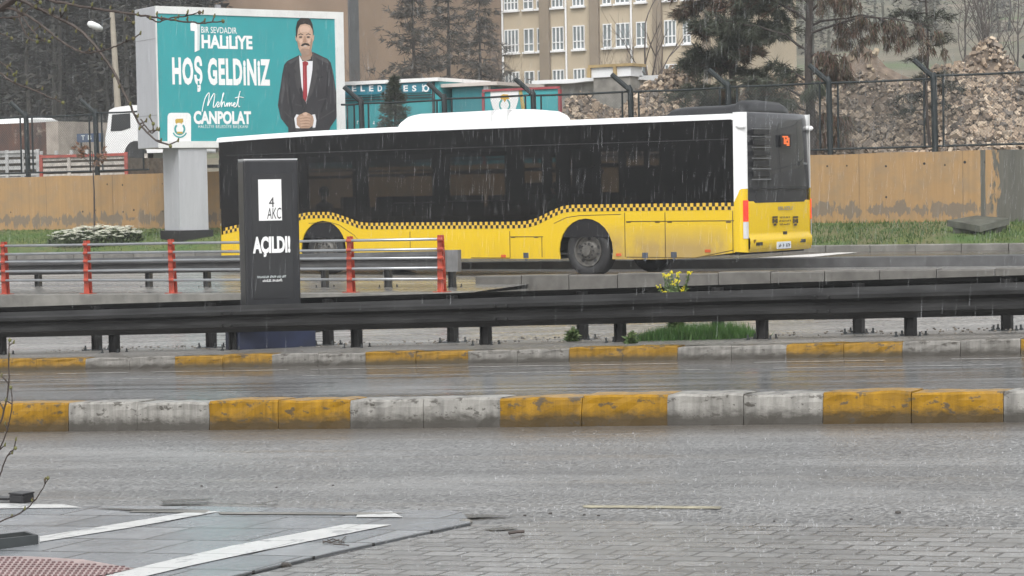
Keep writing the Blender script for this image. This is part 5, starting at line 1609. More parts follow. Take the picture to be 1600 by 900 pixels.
x, h = hp(1055, 97, 56); heap(x, 56, 4.4, 3.8, h, 'tan rubble heap left of the leaning fence post by the green pine', m_rub, 4200, 4)
x, h = hp(905, 138, 54); heap(x, 54, 4.2, 3.2, h, 'low brown rubble heap next to the red framed banner', m_rub, 3000, 5)
x, h = hp(1690, 100, 56); heap(x, 56, 4.4, 4, h, 'rubble heap cut off by the right edge of the photo', m_rub, 2500, 6)
x, h = hp(1345, 74, 66); heap(x, 66, 5.2, 4.5, h, 'smooth tan earth mound standing behind the grey brown rubble', M('earth_tan', (.30, .245, .175), .9, .2, 3), 300, 8, pw=.85)

# ------------------------------------------------------------------ trees
def tree_base(px, Y): 
    x = xat(px, Y, 150); return (x, Y, (TZ(x, Y) if Y > 62 else 2.25))
conifer('spruce', tree_base(648, 96), 9.6, 2.6, 'dark thin spruce in front of the windowless brown end wall, left one', 'tree', 'conifers before the brown end wall', 21, m_needle_grey, 1.15, .34, .12, .3, n_t=8)
conifer('spruce', tree_base(702, 99), 9.8, 2.2, 'dark spruce with open crown before the brown end wall, middle one', 'tree', 'conifers before the brown end wall', 22, m_needle_grey, .95, .34, .12, .35, n_t=8)
conifer('spruce', tree_base(752, 97), 8.2, 2.4, 'grey brown dry conifer before the building corner downpipe', 'tree', 'conifers before the brown end wall', 23, m_needle_grey, 1.0, .32, .15, .35, n_t=8)
conifer('young_spruce', tree_base(616, 49), at(616, 118, 49).z - 2.25, .75, 'small young spruce in front of the lettered teal kiosk', 'tree', None, 24, m_needle_green, 1.2, .13, .0, .15, n_t=9)
bare_tree('bare_shrub', tree_base(570, 92), 3.4, 'bare grey shrub at the foot of the brown end wall', 'shrub', 'bare shrubs and trees', 30, .03, stems=6, depth=4)
bare_tree('bare_shrub', tree_base(797, 84), 3.9, 'bare branching shrub under the first window of the cream building', 'shrub', 'bare shrubs and trees', 31, .035, stems=4, depth=4)
bare_tree('bare_shrub', tree_base(958, 72), 3.6, 'bare reddish shrub rising behind the yellow framed stall', 'shrub', 'bare shrubs and trees', 32, .03, stems=5, depth=4)
bare_tree('bare_tree', tree_base(1052, 70), 5.6, 'leaning bare tree before the right hand windows of the cream building', 'tree', 'bare shrubs and trees', 33, .09, lean=(-.35, 0), depth=4)
for i, (px, Y, h, lb) in enumerate(((1508, 112, 9.5, 'thin bare tree above the gap left of the tallest rubble heap'), (1568, 108, 9.0, 'forked bare tree above the right slope of the tallest rubble heap'), (1592, 118, 8, 'bare tree at the very right edge on the hazy slope'), (1545, 126, 8, 'faint bare tree far behind the peak of the tallest rubble heap'))):
    bare_tree('bare_tree', tree_base(px, Y), h, lb, 'tree', 'bare shrubs and trees', 40 + i, .07, depth=4, stems=1 + (i == 1))

def pine(name, base, h, label, seed, mat_list, limbs, trunk_r, tuft=.2, nt=26, lean=0.0):
    """limbs: (height, azimuth, length, rise, droop, material index) measured on the tree itself"""
    rs = random.Random(seed)
    t = thing(name, base, label, 'tree')
    B = Vector(base); tr = MB()
    pts = [B + Vector((lean * h * (i / 8) ** 1.3 + .04 * sin(i * 1.7), .03 * sin(i * 2.3), -.2 + (h + .2) * i / 8)) for i in range(9)]
    tr.tube(pts, [trunk_r * (1 - .085 * i) for i in range(9)], 9)
    def on(z):
        f = max(0, min(.999, z / h)) * 8; i = int(f); return pts[i].lerp(pts[i + 1], f - i)
    fols = [MB() for _ in mat_list]
    for (z, az, L_, rise, droop, mi) in limbs:
        p = on(z); a = radians(az)
        d = Vector((cos(a), sin(a), rise))
        n = 7
        bp = [p + d * (L_ * q / n) + Vector((rs.uniform(-.06, .06), rs.uniform(-.06, .06), L_ * .09 * sin(pi * q / n) - .07 * L_ * (q / n) ** 2 + rs.uniform(-.04, .04))) for q in range(n + 1)]
        tr.tube(bp, [trunk_r * .20 * (1 - .8 * q / n) + .007 for q in range(n + 1)], 6, cap=False)
        for q in range(2, n + 1):
            for s in range(rs.randint(2, 4)):
                dd = (d * .6 + Vector((rs.uniform(-1, 1), rs.uniform(-1, 1), rs.uniform(-.3, .5) - droop * 1.4))).normalized()
                l = L_ * rs.uniform(.10, .26)
                tw = [bp[q], bp[q] + dd * l * .5 + Vector((0, 0, .02)), bp[q] + dd * l - Vector((0, 0, droop * l * .5))]
                tr.tube(tw, [.014, .010, .006], 4, cap=False)
                for w_ in (1, 2):
                    spray(fols[mi], tw[w_], dd if droop < .5 else Vector((dd.x * .3, dd.y * .3, -1)), rs, nt, tuft * rs.uniform(.75, 1.35), droop * 1.0, .05)
    build('trunk', tr, m_bark, t)
    for i, f in enumerate(fols):
        if f.v: build('crown' if i == 0 else 'dry_needles', f, mat_list[i], t)
    return t
rs = random.Random(5)
PYL = 53.0
limbs = []
for i in range(88):
    z = rs.uniform(1.9, 8.0); az = rs.choice([rs.uniform(120, 260), rs.uniform(-80, 60)])
    limbs.append((z, az, rs.uniform(1.0, 2.3) * (1 - .05 * z), rs.uniform(-.05, .35), .15, 0 if rs.random() < .85 else 1))
pine('pine_tree', tree_base(1146, 53.5), 8.4, 'bushy grey green pine in front of the cream building above the bus', 51, [m_needle_green, m_needle_brown], limbs, .11, .20, 34)
limbs = []
for z, az, L_, rise, dr in ((2.9, 182, 2.2, .45, .3), (3.3, 8, 3.0, .10, .75), (3.5, 12, 2.2, .05, .8), (3.6, 170, 2.6, .35, .3), (4.1, 195, 1.9, .3, .35), (3.9, -30, 1.6, .25, .7), (4.9, 5, 1.9, .12, .9), (5.0, 15, 1.6, .2, .9), (4.8, 185, 1.5, .1, .8), (5.4, 0, 2.1, .0, .9), (5.5, 175, 1.8, .1, .8), (5.9, -20, 1.9, .1, .8), (6.0, 200, 1.9, .1, .8), (6.5, 20, 1.9, .1, .7), (6.6, 150, 1.7, .2, .7), (2.2, 160, 1.3, .4, .2), (1.9, -60, 1.0, .3, .5), (1.5, 190, 1.4, .3, .4), (1.3, 20, .8, .1, .8), (1.0, 170, 1.0, .3, .6), (.9, 10, .7, .2, .9), (2.4, 15, .9, .1, .9), (2.8, -15, .9, .0, .9), (1.8, 200, 1.9, .35, .3), (4.4, 100, 1.4, .2, .5), (4.4, -100, 1.2, .2, .7)):
    limbs.append((z, az, L_, rise, dr, 1 if dr > .5 else (0 if rs.random() < .5 else 1)))
pine('pine_tree', tree_base(1266, 49.6), 8.0, 'tall pine with hanging rusty brown needles behind the rear of the bus', 52, [m_needle_green, m_needle_brown], limbs, .13, .20, 34)
limbs = []
for i in range(24):
    z = rs.uniform(1.2, 5.4); limbs.append((z, rs.uniform(0, 360), rs.uniform(.5, 1.25) * (1.1 - .1 * z), rs.uniform(0, .4), .1, 0))
pine('pine_tree', tree_base(1449, 51.5), 5.4, 'sparse small pine growing left of the tallest rubble heap', 53, [m_needle_dark], limbs, .05, .12, 11)

# dark wood on the slope at the left, one mass
def wood(x0, x1, ylist, seed, n, name, label, mat, hh=(8, 13), rr=(1.6, 2.8)):
    rs = random.Random(seed); mb = MB()
    for i in range(n):
        Y = rs.uniform(*ylist); px = rs.uniform(x0, x1); x = xat(px, Y, 100); z = TZ(x, Y)
        h = rs.uniform(*hh); r = rs.uniform(*rr)
        mb.tube([(x, Y, z - .5), (x + rs.uniform(-.3, .3), Y, z + h * .5), (x, Y, z + h)], [.16, .1, .03], 5)
        for k in range(380):
            f = rs.random() ** .8; a = rs.uniform(0, 2 * pi); q = r * (1 - f) ** .7 * rs.uniform(.3, 1.1) + .1
            p = Vector((x + q * cos(a), Y + q * sin(a), z + h * (.06 + .95 * f)))
            s = rs.uniform(.25, .6)
            d = Vector((cos(a), sin(a), rs.uniform(-.6, .5))) * s; w = Vector((-sin(a), cos(a), rs.uniform(-.5, .5))) * s * .3
            mb.add([p - w, p + w, p + d], [(0, 1, 2)])
    return tag(build(name, mb, mat), label, 'woods', kind='stuff')
wood(-260, 330, (84, 150), 61, 260, 'woods', 'dark hazy wood on the slope behind the billboard', leafmat('woods_dark', [(.022, .024, .022), (.04, .04, .036), (.055, .05, .042), (.03, .034, .028)]), (9, 15))
wood(1240, 1900, (170, 300), 62, 60, 'woods', 'pale hazy trees on the far slope at the right', leafmat('woods_far_hazed', [(.04, .045, .035), (.07, .07, .05), (.09, .08, .06)]), (5, 10))  # paler leaf colours carry part of the distance haze
wood(300, 1300, (190, 300), 63, 70, 'woods', 'far trees on the slope behind the cream building', leafmat('woods_back', [(.04, .045, .035), (.07, .07, .05)]), (6, 11))

# ------------------------------------------------------------------ left yard: lorry, slatted beds, rusty container, board, lamp
LY = 50.0
def lx(px, Y=LY): return xat(px, Y, 220)
def lz(px, py, Y=LY): return at(px, py, Y).z
m_ybase = 2.2
def slatted_bed(px0, px1, pt, pb, Y, label, mrail, mframe, nsl=4, nv=3):
    x0, x1 = lx(px0, Y), lx(px1, Y); z0, z1 = max(2.3, lz((px0 + px1) / 2, pb, Y)), lz((px0 + px1) / 2, pt, Y)
    t = thing('lorry_bed', ((x0 + x1) / 2, Y, 2.2), label, 'lorry bed', 'slatted lorry beds parked behind the fence')
    mb = MB()
    for k in range(nsl):
        a = z0 + (z1 - z0) * (k + .12) / nsl; b = z0 + (z1 - z0) * (k + .70) / nsl
        mb.box(x0 + .05, x1 - .05, Y, Y + .03, a, b)
    build('slats', mb, mrail, t)
    for k in range(nv + 1):
        xx = x0 + (x1 - x0) * k / nv
        mb = MB()
        for yy in (Y, Y + 2.2): mb.box(xx - .055, xx + .055, yy - .04, yy - .003, z0 - .05, z1 + .04)
        build('stake', mb, mframe if k in (0, nv) else mrail, t)
    mb = MB(); mb.box(x0, x1, Y, Y + 2.25, z0 - .16, z0 - .003); mb.box(x0, x1, Y - .045, Y - .004, z1 - .06, z1 + .02)
    build('bed_frame', mb, mframe, t)
    mb = MB(); mb.box(x0 + .06, x1 - .06, Y + .12, Y + 2.2, z0, z1 - .12); build('added_dark_backing', mb, m_soil, t)  # dark block added so the gaps between the slats look dark
    for xx in (x0 + .8, x1 - .8):
        mb = MB(); mb.lathe([(0, -.1), (.40, -.1), (.42, 0), (.42, .2), (0, .2)], (xx, Y + .2, z0 - .35), 'y', 20); build('wheel', mb, m_rubber, t)
m_slw = M('slat_white', (.50, .46, .42), .6, .35, 7, .1); m_slr = M('slat_red', (.38, .08, .06), .6, .3, 6); m_slg = M('slat_grey', (.42, .42, .42), .6, .3, 7, .1)
slatted_bed(64, 197, 242, 277, 49.2, 'red framed lorry bed with pale slatted sides beside the white cab', m_slw, m_slr, 4, 3)
slatted_bed(-60, 59, 237, 277, 49.6, 'grey white slatted lorry bed at the left edge of the photo', m_slg, m_slg, 4, 5)
# container
CY = 53.0
x0, x1 = xat(-70, CY), xat(94, CY)
ct = thing('container', ((x0 + x1) / 2, CY, 2.2), 'rusty dark container with a pale end behind the slatted beds', 'container')
def rust():
    m, nt, bs = nodes_of('rusty_panel')
    v = coords(nt)
    c = mixc(nt, ramp(nt, noi(nt, coords(nt, (1, 1, .5)), .9, 6, .7), .38, .62), (.035, .028, .026), (.13, .055, .035))
    c = mixc(nt, mth(nt, 'MULTIPLY', ramp(nt, noi(nt, v, 1.5, 6, .7), .58, .66), .8), c, (.33, .28, .23))
    nt.links.new(c, bs.inputs['Base Color']); bs.inputs['Roughness'].default_value = .75
    return m
mb = MB(); mb.box(x0, x1 - .5, CY, CY + 2.4, 2.3, at(40, 192, CY).z); build('side', mb, rust(), ct)
mb = MB(); mb.box(x1 - .497, x1, CY - .02, CY + 2.42, 2.25, at(40, 191.5, CY).z); build('end_panel', mb, M('pale_rust', (.33, .29, .25), .7, .3, 2), ct)
# white roof peeking over the container: a van behind it
vy = 56.5
x0, x1 = xat(-60, vy, 190), xat(36, vy, 190)
vn = thing('white_van', ((x0 + x1) / 2, vy, 2.2), 'white van whose roof shows above the rusty container', 'van')
zt_ = at(10, 184, vy).z
mb = MB()
prof = [(vy, 2.6), (vy, zt_ - .35), (vy + .18, zt_ - .06), (vy + .4, zt_), (vy + 1.6, zt_), (vy + 1.82, zt_ - .06), (vy + 2.0, zt_ - .35), (vy + 2.0, 2.6)]
mb.extrude_x(prof, [x0, x0 + .3, x1 - .15, x1], lambda x: -.06 if x > x1 - .01 else 0, closed=True); build('body', mb, m_bwhite, vn, bevel=.03)
mb = MB(); mb.box(x0 + .4, x1 - .3, vy - .004, vy + .02, zt_ - .75, zt_ - .42); build('window', mb, m_black, vn)
for xx in (x0 + .9, x1 - .9):
    mb = MB(); mb.lathe([(0, -.02), (.3, -.02), (.33, .02), (.33, .2)], (xx, vy + .02, 2.56), 'y', 18); build('wheel', mb, m_rubber, vn)
# lorry cab, facing left
cy = 51.6
def cx_(px): return xat(px, cy, 200)
def cz_(px, py): return at(px, py, cy).z
lc = thing('lorry', (cx_(205), cy, 2.2), 'white lorry with a rounded cab partly hidden by the billboard', 'lorry')
q = [(164, 250), (164, 214), (167, 200), (170, 178), (171, 171), (180, 167), (206, 164.5), (262, 166), (262, 240), (226, 240), (222, 228), (212, 222), (202, 225), (196, 236), (194, 250)]
mb = MB(); mb.prism([(cx_(a), max(2.45, cz_(200, b))) for a, b in q], (0, cy, 0), (1, 0, 0), (0, 0, 1), (0, 2.3, 0)); build('cab', mb, m_bwhite, lc, bevel=.05)
mb = MB(); q = [(173, 204), (176, 178), (204, 177), (204, 200), (190, 204)]
mb.prism([(cx_(a), cz_(200, b)) for a, b in q], (0, cy - .012, 0), (1, 0, 0), (0, 0, 1), (0, .01, 0)); build('side_window', mb, m_black, lc)
mb = MB(); mb.box(cx_(165), cx_(171), cy + .2, cy + 2.1, cz_(170, 200), cz_(170, 179)); build('windscreen', mb, m_black, lc)
mb = MB(); mb.lathe([(0, -.05), (.42, -.05), (.46, 0), (.46, .25)], (cx_(211), cy + .02, max(2.66, cz_(211, 243))), 'y', 22); build('wheel', mb, m_rubber, lc)
mb = MB(); mb.box(cx_(262) + .05, cx_(330), cy + .05, cy + 2.2, 2.75, cz_(290, 262)); build('load_bed', mb, m_black, lc)
# blue lettered board
by_ = 52.4
mb = MB(); tbx = thing('notice_board', (xat(140, by_, 215), by_, 2.2), 'small blue board with three white letters left of the white lorry', 'notice board')
mb.box(xat(120, by_, 215), xat(160, by_, 215), by_, by_ + .05, at(140, 222, by_).z, at(140, 208.5, by_).z); bo = build('panel', mb, M('board_blue', (.06, .085, .14), .5, .15, 4), tbx)
mb = MB()
for i, ch in enumerate('TBK'):
    px = 127 + i * 10.5
    text_mb(ch, xat(px, by_, 215), xat(px + 6, by_, 215), at(140, 218.5, by_).z, at(140, 211, by_).z, (0, by_ - .004, 0), (1, 0, 0), (0, 0, 1), (0, -1, 0), mb, bold=.02)
build('lettering', mb, m_pshade, bo)
mb = MB()
for px in (124, 156): mb.tube([(xat(px, by_, 215), by_ + .08, 2.2), (xat(px, by_, 215), by_ + .08, at(140, 210, by_).z)], .03, 6)
build('legs', mb, m_dark, tbx)
# lamp post
py_ = 58.0
pb_, pt_ = at(188, 230, py_), at(175, 18, py_)
lp = thing('street_lamp', (pb_.x, py_, 2.2), 'pale concrete street lamp post with one white lamp head behind the billboard', 'street lamp')
mb = MB(); mb.tube([(pb_.x, py_, 2.1), (pb_.x, py_, pb_.z), (pt_.x, py_, pt_.z)], [.13, .125, .085], 10); build('pole', mb, M('pole_concrete', (.30, .27, .22), .7, .15, 3), lp)
ha, hb_ = at(160, 45, py_ - .6), at(137, 36, py_ - 1.0)
mb = MB(); mb.tube([pt_ - Vector((0, 0, .2)), pt_ + Vector((-.1, -.4, -.35)), ha], .03, 6); build('arm', mb, m_dark, lp)
mb = MB(); mb.tube([ha, ha.lerp(hb_, .3), ha.lerp(hb_, .8), hb_], [.05, .11, .12, .06], 10); build('lamp_head', mb, M('lamp_white', (.7, .72, .72), .3, .05, 2), lp, smooth=True)

# ------------------------------------------------------------------ verge furniture
# flower bed
fx0, fy0 = at(148, 366, 45.0).x, 45.0
fb = thing('flower_bed', (fx0, fy0, GZ(fx0, fy0)), 'oval bed of small white flowers on the verge at the left', 'flower bed')
rs = random.Random(9); lv = MB(); fl = MB()
for i in range(2600):
    a = rs.uniform(0, 2 * pi); r = sqrt(rs.random()); x = fx0 + 1.55 * r * cos(a); y = fy0 + .75 * r * sin(a)
    hgt = (.24 * sqrt(max(0, 1 - r * r)) + .08) * (1 + .6 * noise.noise(Vector((x * 3, y * 3, 5))))
    z = GZ(x, y) + rs.uniform(0, 1) * hgt
    d = Vector((rs.uniform(-1, 1), rs.uniform(-1, 1), rs.uniform(0, 1))) * .10; w = Vector((d.y, -d.x, rs.uniform(-.05, .05))) * .3
    lv.add([Vector((x, y, z)) - w, Vector((x, y, z)) + w, Vector((x, y, z)) + d], [(0, 1, 2)])
    if i % 7 == 0 and r < .95:
        c = Vector((x, y, GZ(x, y) + hgt + .05)); s = rs.uniform(.04, .075)
        for k in range(5):
            b = 2 * pi * k / 5 + a
            fl.add([c, c + Vector((cos(b - .5), sin(b - .5), .4)) * s, c + Vector((cos(b), sin(b), .2)) * s * 1.3, c + Vector((cos(b + .5), sin(b + .5), .4)) * s], [(0, 1, 2, 3)])
build('leaves', lv, leafmat('bed_leaves', [(.03, .05, .018), (.06, .09, .03), (.09, .11, .06)]), fb)
build('blossoms', fl, M('blossom_white', (.88, .88, .80), .5, .1, 9), fb)
# sapling with withered leaves
sx0 = xat(148, 45.9, 370)
sp = thing('sapling', (sx0, 45.9, GZ(sx0, 45.9)), 'thin sapling with withered brown leaves in front of the ochre wall', 'sapling')
mb = MB(); zt_ = at(147, 236, 45.9).z; z0 = GZ(sx0, 45.9)
mb.tube([(sx0, 45.9, z0 - .05), (sx0 + .02, 45.9, z0 + 1.2), (sx0 - .01, 45.9, zt_)], [.028, .022, .012], 6)
tips = []
rs = random.Random(4)
for k in range(9):
    limb(mb, (sx0, 45.9, zt_ - rs.uniform(0, .7)), (rs.uniform(-1, 1), rs.uniform(-1, 1), .4), .4, .010, 1, rs, .6, .2, (1, 3), 3, tips=tips)
build('trunk', mb, m_twig, sp)
mb = MB()
for p, d, _ in tips: spray(mb, p, d, rs, 10, .10, .4, .3)
build('crown', mb, leafmat('withered', [(.16, .075, .04), (.22, .12, .07), (.11, .06, .04)]), sp)
# raised concrete chamber with its tipped cover
c0 = at(1530, 352, 45.4)
ch = thing('manhole_chamber', (c0.x, 45.4, GZ(c0.x, 45.4)), 'dark concrete chamber with a broad slab cover on the grass', 'chamber')
zc = GZ(c0.x, 45.4)
m_cham = M('mossy_concrete', (.075, .078, .062), .6, .4, 4, .3)
mb = MB(); mb.box(xat(1492, 45.2), xat(1562, 45.2), 45.05, 45.7, zc - .1, at(1526, 352, 45.1).z); build('chamber_wall', mb, m_cham, ch)
mb = MB()
qc = [at(1480, 344, 45.1), at(1531, 353, 44.75), at(1577, 341, 45.2), at(1526, 336.5, 45.75)]
dn = Vector((0, 0, -.13))
mb.add(qc + [p + dn for p in qc], [(0, 1, 2, 3), (7, 6, 5, 4), (0, 4, 5, 1), (1, 5, 6, 2), (2, 6, 7, 3), (3, 7, 4, 0)])
cq = sum(qc, Vector()) / 4
build('slab_cover', mb, m_cham, ch)
# median weeds
def weed(base, h, label, seed, flowers=False, n=9, name='weed', w=.3):
    rs = random.Random(seed)
    t = thing(name, base, label, 'plant')
    st = MB(); lf = MB(); fl = MB(); B = Vector(base)
    for i in range(n):
        a = rs.uniform(0, 2 * pi); hh = h * rs.uniform(.55, 1); sp_ = w * rs.uniform(.2, 1)
        tip = B + Vector((sp_ * cos(a), sp_ * sin(a), hh)); mid = B.lerp(tip, .5) + Vector((0, 0, hh * .08))
        st.tube([B - Vector((0, 0, .03)), mid, tip], [.010, .008, .006], 4)
        for k in range(14):
            p = B.lerp(mid, k / 7) if k < 7 else mid.lerp(tip, (k - 7) / 7)
            spray(lf, p, (rs.uniform(-1, 1), rs.uniform(-1, 1), .2), rs, 5, .07 * (1.4 - k / 14), .2, .28)
        if flowers:
            for k in range(7):
                c = tip + Vector((rs.uniform(-1, 1), rs.uniform(-1, 1), rs.uniform(-.5, .8))) * .028
                s = .0105
                fl.add([c + Vector((s, 0, 0)), c + Vector((0, s, .006)), c + Vector((-s, 0, 0)), c + Vector((0, -s, .006))], [(0, 1, 2, 3)])
                fl.add([c + Vector((s, 0, s)), c + Vector((0, 0, -s)), c + Vector((-s, 0, s))], [(0, 1, 2)])
    build('stems', st, leafmat('stem_green', [(.06, .10, .03), (.09, .13, .04)]), t); build('leaves', lf, leafmat('weed_leaves', [(.04, .085, .02), (.08, .13, .035), (.11, .15, .05)]), t)
    if flowers: build('blossoms', fl, M('rape_yellow', (.75, .66, .03), .5, .1, 9), t)
b_ = at(1056, 512, 22.75)
weed((b_.x, 22.75, med_top.z(b_.x)), at(1052, 424, 22.75).z - med_top.z(b_.x), 'yellow flowering weed growing up between the guard rails', 71, True, 24, 'flowering_weed', .27)
b_ = at(867, 529, 22.3); weed((b_.x, 22.7, med_top.z(b_.x)), .17, 'tiny pale weed on the median between two guard rail posts', 72, n=6, w=.07)
b_ = at(990, 535, 22.0); weed((b_.x, 21.95, med_top.z(b_.x)), .15, 'tiny grey weed beside the long tuft of grass on the median', 73, n=5, w=.08)
mb = MB(); rs = random.Random(12)
xa, xb = at(1005, 522, 22.8).x, at(1178, 522, 22.8).x
for i in range(5200):
    f = rs.random(); x = xa + (xb - xa) * f; y = 22.75 + rs.gauss(0, .2)
    e = min(1, 5 * f, 5 * (1 - f)) ; h = (.07 + .14 * rs.random()) * (.5 + .5 * e) * (1 + .4 * noise.noise(Vector((x * 2, y, 0))))
    z = med_top.z(x) - .02; a = rs.uniform(0, pi); w = .006
    mb.add([(x - w * cos(a), y - w * sin(a), z), (x + w * cos(a), y + w * sin(a), z), (x + rs.uniform(-.05, .05), y + rs.uniform(-.05, .05), z + h)], [(0, 1, 2)])
tag(build('grass', mb, leafmat('median_grass', [(.025, .09, .012), (.05, .13, .02), (.07, .14, .03)])), 'strip of bright green grass under the guard rail', 'grass', kind='stuff')
# grit and small stones on the median edge
mb = MB(); rs = random.Random(13)
for i in range(900):
    x = rs.uniform(-21, -6); y = rs.uniform(21.7, 23.8); s = rs.uniform(.006, .02)
    mb.blob((x, y, med_top.z(x) - .005), s, 5, 0, (1, 1, .6))
tag(build('gravel', mb, leafmat('grit', [(.08, .075, .065), (.2, .18, .15), (.12, .1, .08)], .6)), 'loose grit on the median top', 'gravel', kind='stuff')

# ------------------------------------------------------------------ foreground odds and ends
def stone(px, py, s, seed, label, mat=None, sq=(1, .7, .5)):
    rs = random.Random(seed)
    p = onr(px, py, .0); bm = bmesh.new(); bmesh.ops.create_icosphere(bm, subdivisions=2, radius=s)
    for v in bm.verts:
        k = 1 + .35 * noise.noise(v.co * 2.2 / s + Vector((seed, 0, 0)))
        v.co = Vector((v.co.x * sq[0] * k, v.co.y * sq[1] * k, v.co.z * sq[2] * k))
    me = bpy.data.meshes.new('stone'); bm.to_mesh(me); bm.free(); me.materials.append(mat or m_stone)
    o = bpy.data.objects.new('stone', me); COL.objects.link(o); o.location = (p.x, p.y, p.z + s * sq[2] * .6)
    return tag(o, label, 'stone', 'small dark stones on the wet ground')
m_stone = M('wet_stone', (.05, .045, .04), .35, .4, 20, .3)
stone(447, 886, .030, 1, 'largest dark stone lying on the wet forecourt near the bottom edge')
SL = 'pea sized dark stone scattered on the wet road surface'
for i, (px, py) in enumerate(((315, 760), (432, 762), (520, 759), (655, 797), (860, 803), (913, 805), (935, 806), (820, 806), (518, 879), (812, 886), (760, 862), (1100, 846), (490, 898), (650, 824), (1210, 815), (1330, 812), (1480, 822), (1560, 842), (1250, 858), (560, 833))):
    stone(px, py, random.uniform(.007, .012), 10 + i, SL)
stone(1403, 802, .016, 60, 'single dark stone alone on the wet road at the right')
stone(728, 818, .030, 62, 'broken corner stone at the tip of the grey slab pavement', m_concd, (1.4, .8, .5))
def twig_piece(name, pts, r, label, lift):
    mb = MB(); mb.tube([onr(px, py, lift + r) for px, py in pts], r, 5)
    return mb
mb = MB()
for P in ([(505, 848), (520, 842), (538, 848)], [(512, 843), (522, 850), (545, 852)], [(504, 845), (516, 848), (530, 843)], [(530, 848), (540, 838)]):
    mb.tube([onr(px, py, .024) for px, py in P], .003, 4)
tag(build('twig', mb, m_twig), 'small broken twig lying on the white bay line', 'twig')
mb = MB(); mb.tube([onr(795, 833, .02), onr(808, 831, .022), onr(819, 830.5, .02)], .008, 6)
tag(build('stick', mb, m_twig), 'short dark stick on the block paving', 'stick')
# black box and dark trough at the left edge
p = onr(34, 785, .017)
bx2 = thing('plastic_box', p, 'small black box standing by the white line at the left edge', 'box')
mb = MB(); mb.box(p.x - .055, p.x + .055, p.y - .05, p.y + .05, p.z, p.z + .05); build('body', mb, m_black, bx2, bevel=.006)
mb = MB(); mb.box(p.x - .058, p.x + .058, p.y - .053, p.y + .053, p.z + .051, p.z + .062); build('lid', mb, m_black, bx2, bevel=.004)
p = onr(8, 781, .017)
mb = MB(); mb.obox(p + Vector((-.06, -.04, 0)), (.1, .02, 0), (-.02, .08, 0), (0, 0, .015)); 
tag(build('plastic_tray', mb, m_black), 'flat black lid lying left of the small black box', 'lid')
a, b = onr(-60, 866, .017), onr(60, 850, .017)
tr_ = thing('planter', a, 'dark metal trough with raised rim at the lower left edge', 'trough')
dx = (b - a); dyv = Vector((-dx.y, dx.x, 0)).normalized() * .16
dx = Vector((b.x - a.x, b.y - a.y, 0))
zup = Vector((0, 0, .055))
mb = MB()
for (o_, u_, v_) in ((a, dx, dyv * .1), (a + dyv * .9, dx, dyv * .1), (a + dyv * .1 + dx * .96, dx * .04, dyv * .8), (a + dyv * .1, dx * .04, dyv * .8)):
    mb.obox(o_, u_, v_, zup)
build('rim', mb, m_dark, tr_)
mb = MB(); mb.obox(a + dyv * .1 + dx * .04, dx * .92, dyv * .8, zup * .45); build('soil', mb, m_soil, tr_)

# budding branches close to the camera, from a tree just outside the left edge
def cr1(x, y): return (x / 3.0, y / 3.0)
NB = 4.3
m_bud = leafmat('buds', [(.085, .075, .03), (.13, .135, .045), (.07, .04, .03)])
tb = Vector((xat(-420, NB), NB, zn(xat(-420, NB))))
bt = thing('budding_tree', tb, 'thin budding branches of a tree reaching in at the upper left corner', 'tree')
mb = MB(); mb.tube([tb - Vector((0, 0, .1)), tb + Vector((.02, 0, .7)), tb + Vector((-.02, .02, 1.5)), at(-330, -120, NB), at(-200, -260, NB)], [.07, .06, .05, .04, .03], 9); build('trunk', mb, m_bark, bt)
def branch(pts, r0, r1, parent, Y0=NB, name='branch', buds=True, cv=cr1, seed=0, jy=.0):
    rs = random.Random(seed)
    P2 = crom([cv(*p) for p in pts], 5)
    P = [at(x, y, Y0 + jy * i / len(P2)) for i, (x, y) in enumerate(P2)]
    n = len(P)
    P = [p + Vector((rs.uniform(-1, 1), 0, rs.uniform(-1, 1))) * .0012 for p in P]
    mb = MB(); mb.tube(P, [r0 + (r1 - r0) * i / (n - 1) for i in range(n)], 7)
    b = MB()
    if buds:
        for i in range(3, n, 4):
            if rs.random() < .8:
                d = (P[i] - P[i - 1]).normalized(); s = Vector((rs.uniform(-1, 1), rs.uniform(-1, 1), rs.uniform(-.2, 1))).normalized()
                l = rs.uniform(.010, .022)
                q = P[i] + s * l + d * l * .5
                mb.tube([P[i], q], [.0022, .0016], 5)
                b.blob(q, .0030, 6, 0, (1, 1, 1.5)); b.blob(q + Vector((.002, 0, .004)), .0022, 5, 0, (1, 1, 1.6))
        b.blob(P[-1], .0045, 6, 0, (1.2, 1, 1.2))
    o = build(name, mb, m_twig, parent)
    if b.v: build('bud', b, m_bud, o)
    return o
branch([(-330, -260), (-60, 0), (0, 38), (30, 20), (75, -10)], .012, .009, bt, seed=1, buds=False)
branch([(-330, -260), (60, -30), (100, 0), (180, 40), (260, 80), (340, 120), (400, 165), (450, 220), (490, 275), (530, 330), (560, 390), (590, 450), (615, 500), (640, 560), (680, 610), (730, 655), (800, 685)], .0052, .0022, bt, seed=2, jy=.05)
branch([(200, -40), (230, 0), (330, 20), (430, 40), (530, 52), (620, 68), (720, 80), (800, 92), (900, 105), (960, 108), (1045, 100)], .0042, .0016, bt, seed=3)
branch([(690, 78), (740, 102), (800, 85), (870, 75), (935, 58)], .0022, .0014, bt, seed=4)
branch([(590, 65), (605, 90), (625, 105)], .0018, .0014, bt, seed=5)
branch([(-60, 60), (40, 40), (100, 60), (170, 100), (230, 150), (290, 195), (350, 230), (400, 248), (450, 245), (520, 225), (580, 200), (625, 180)], .0040, .0016, bt, seed=6)
branch([(70, -20), (85, 60), (110, 140), (140, 180), (175, 195)], .0026, .0015, bt, seed=7)
branch([(90, 60), (120, 100), (150, 140), (190, 180), (230, 195)], .0024, .0015, bt, seed=8)
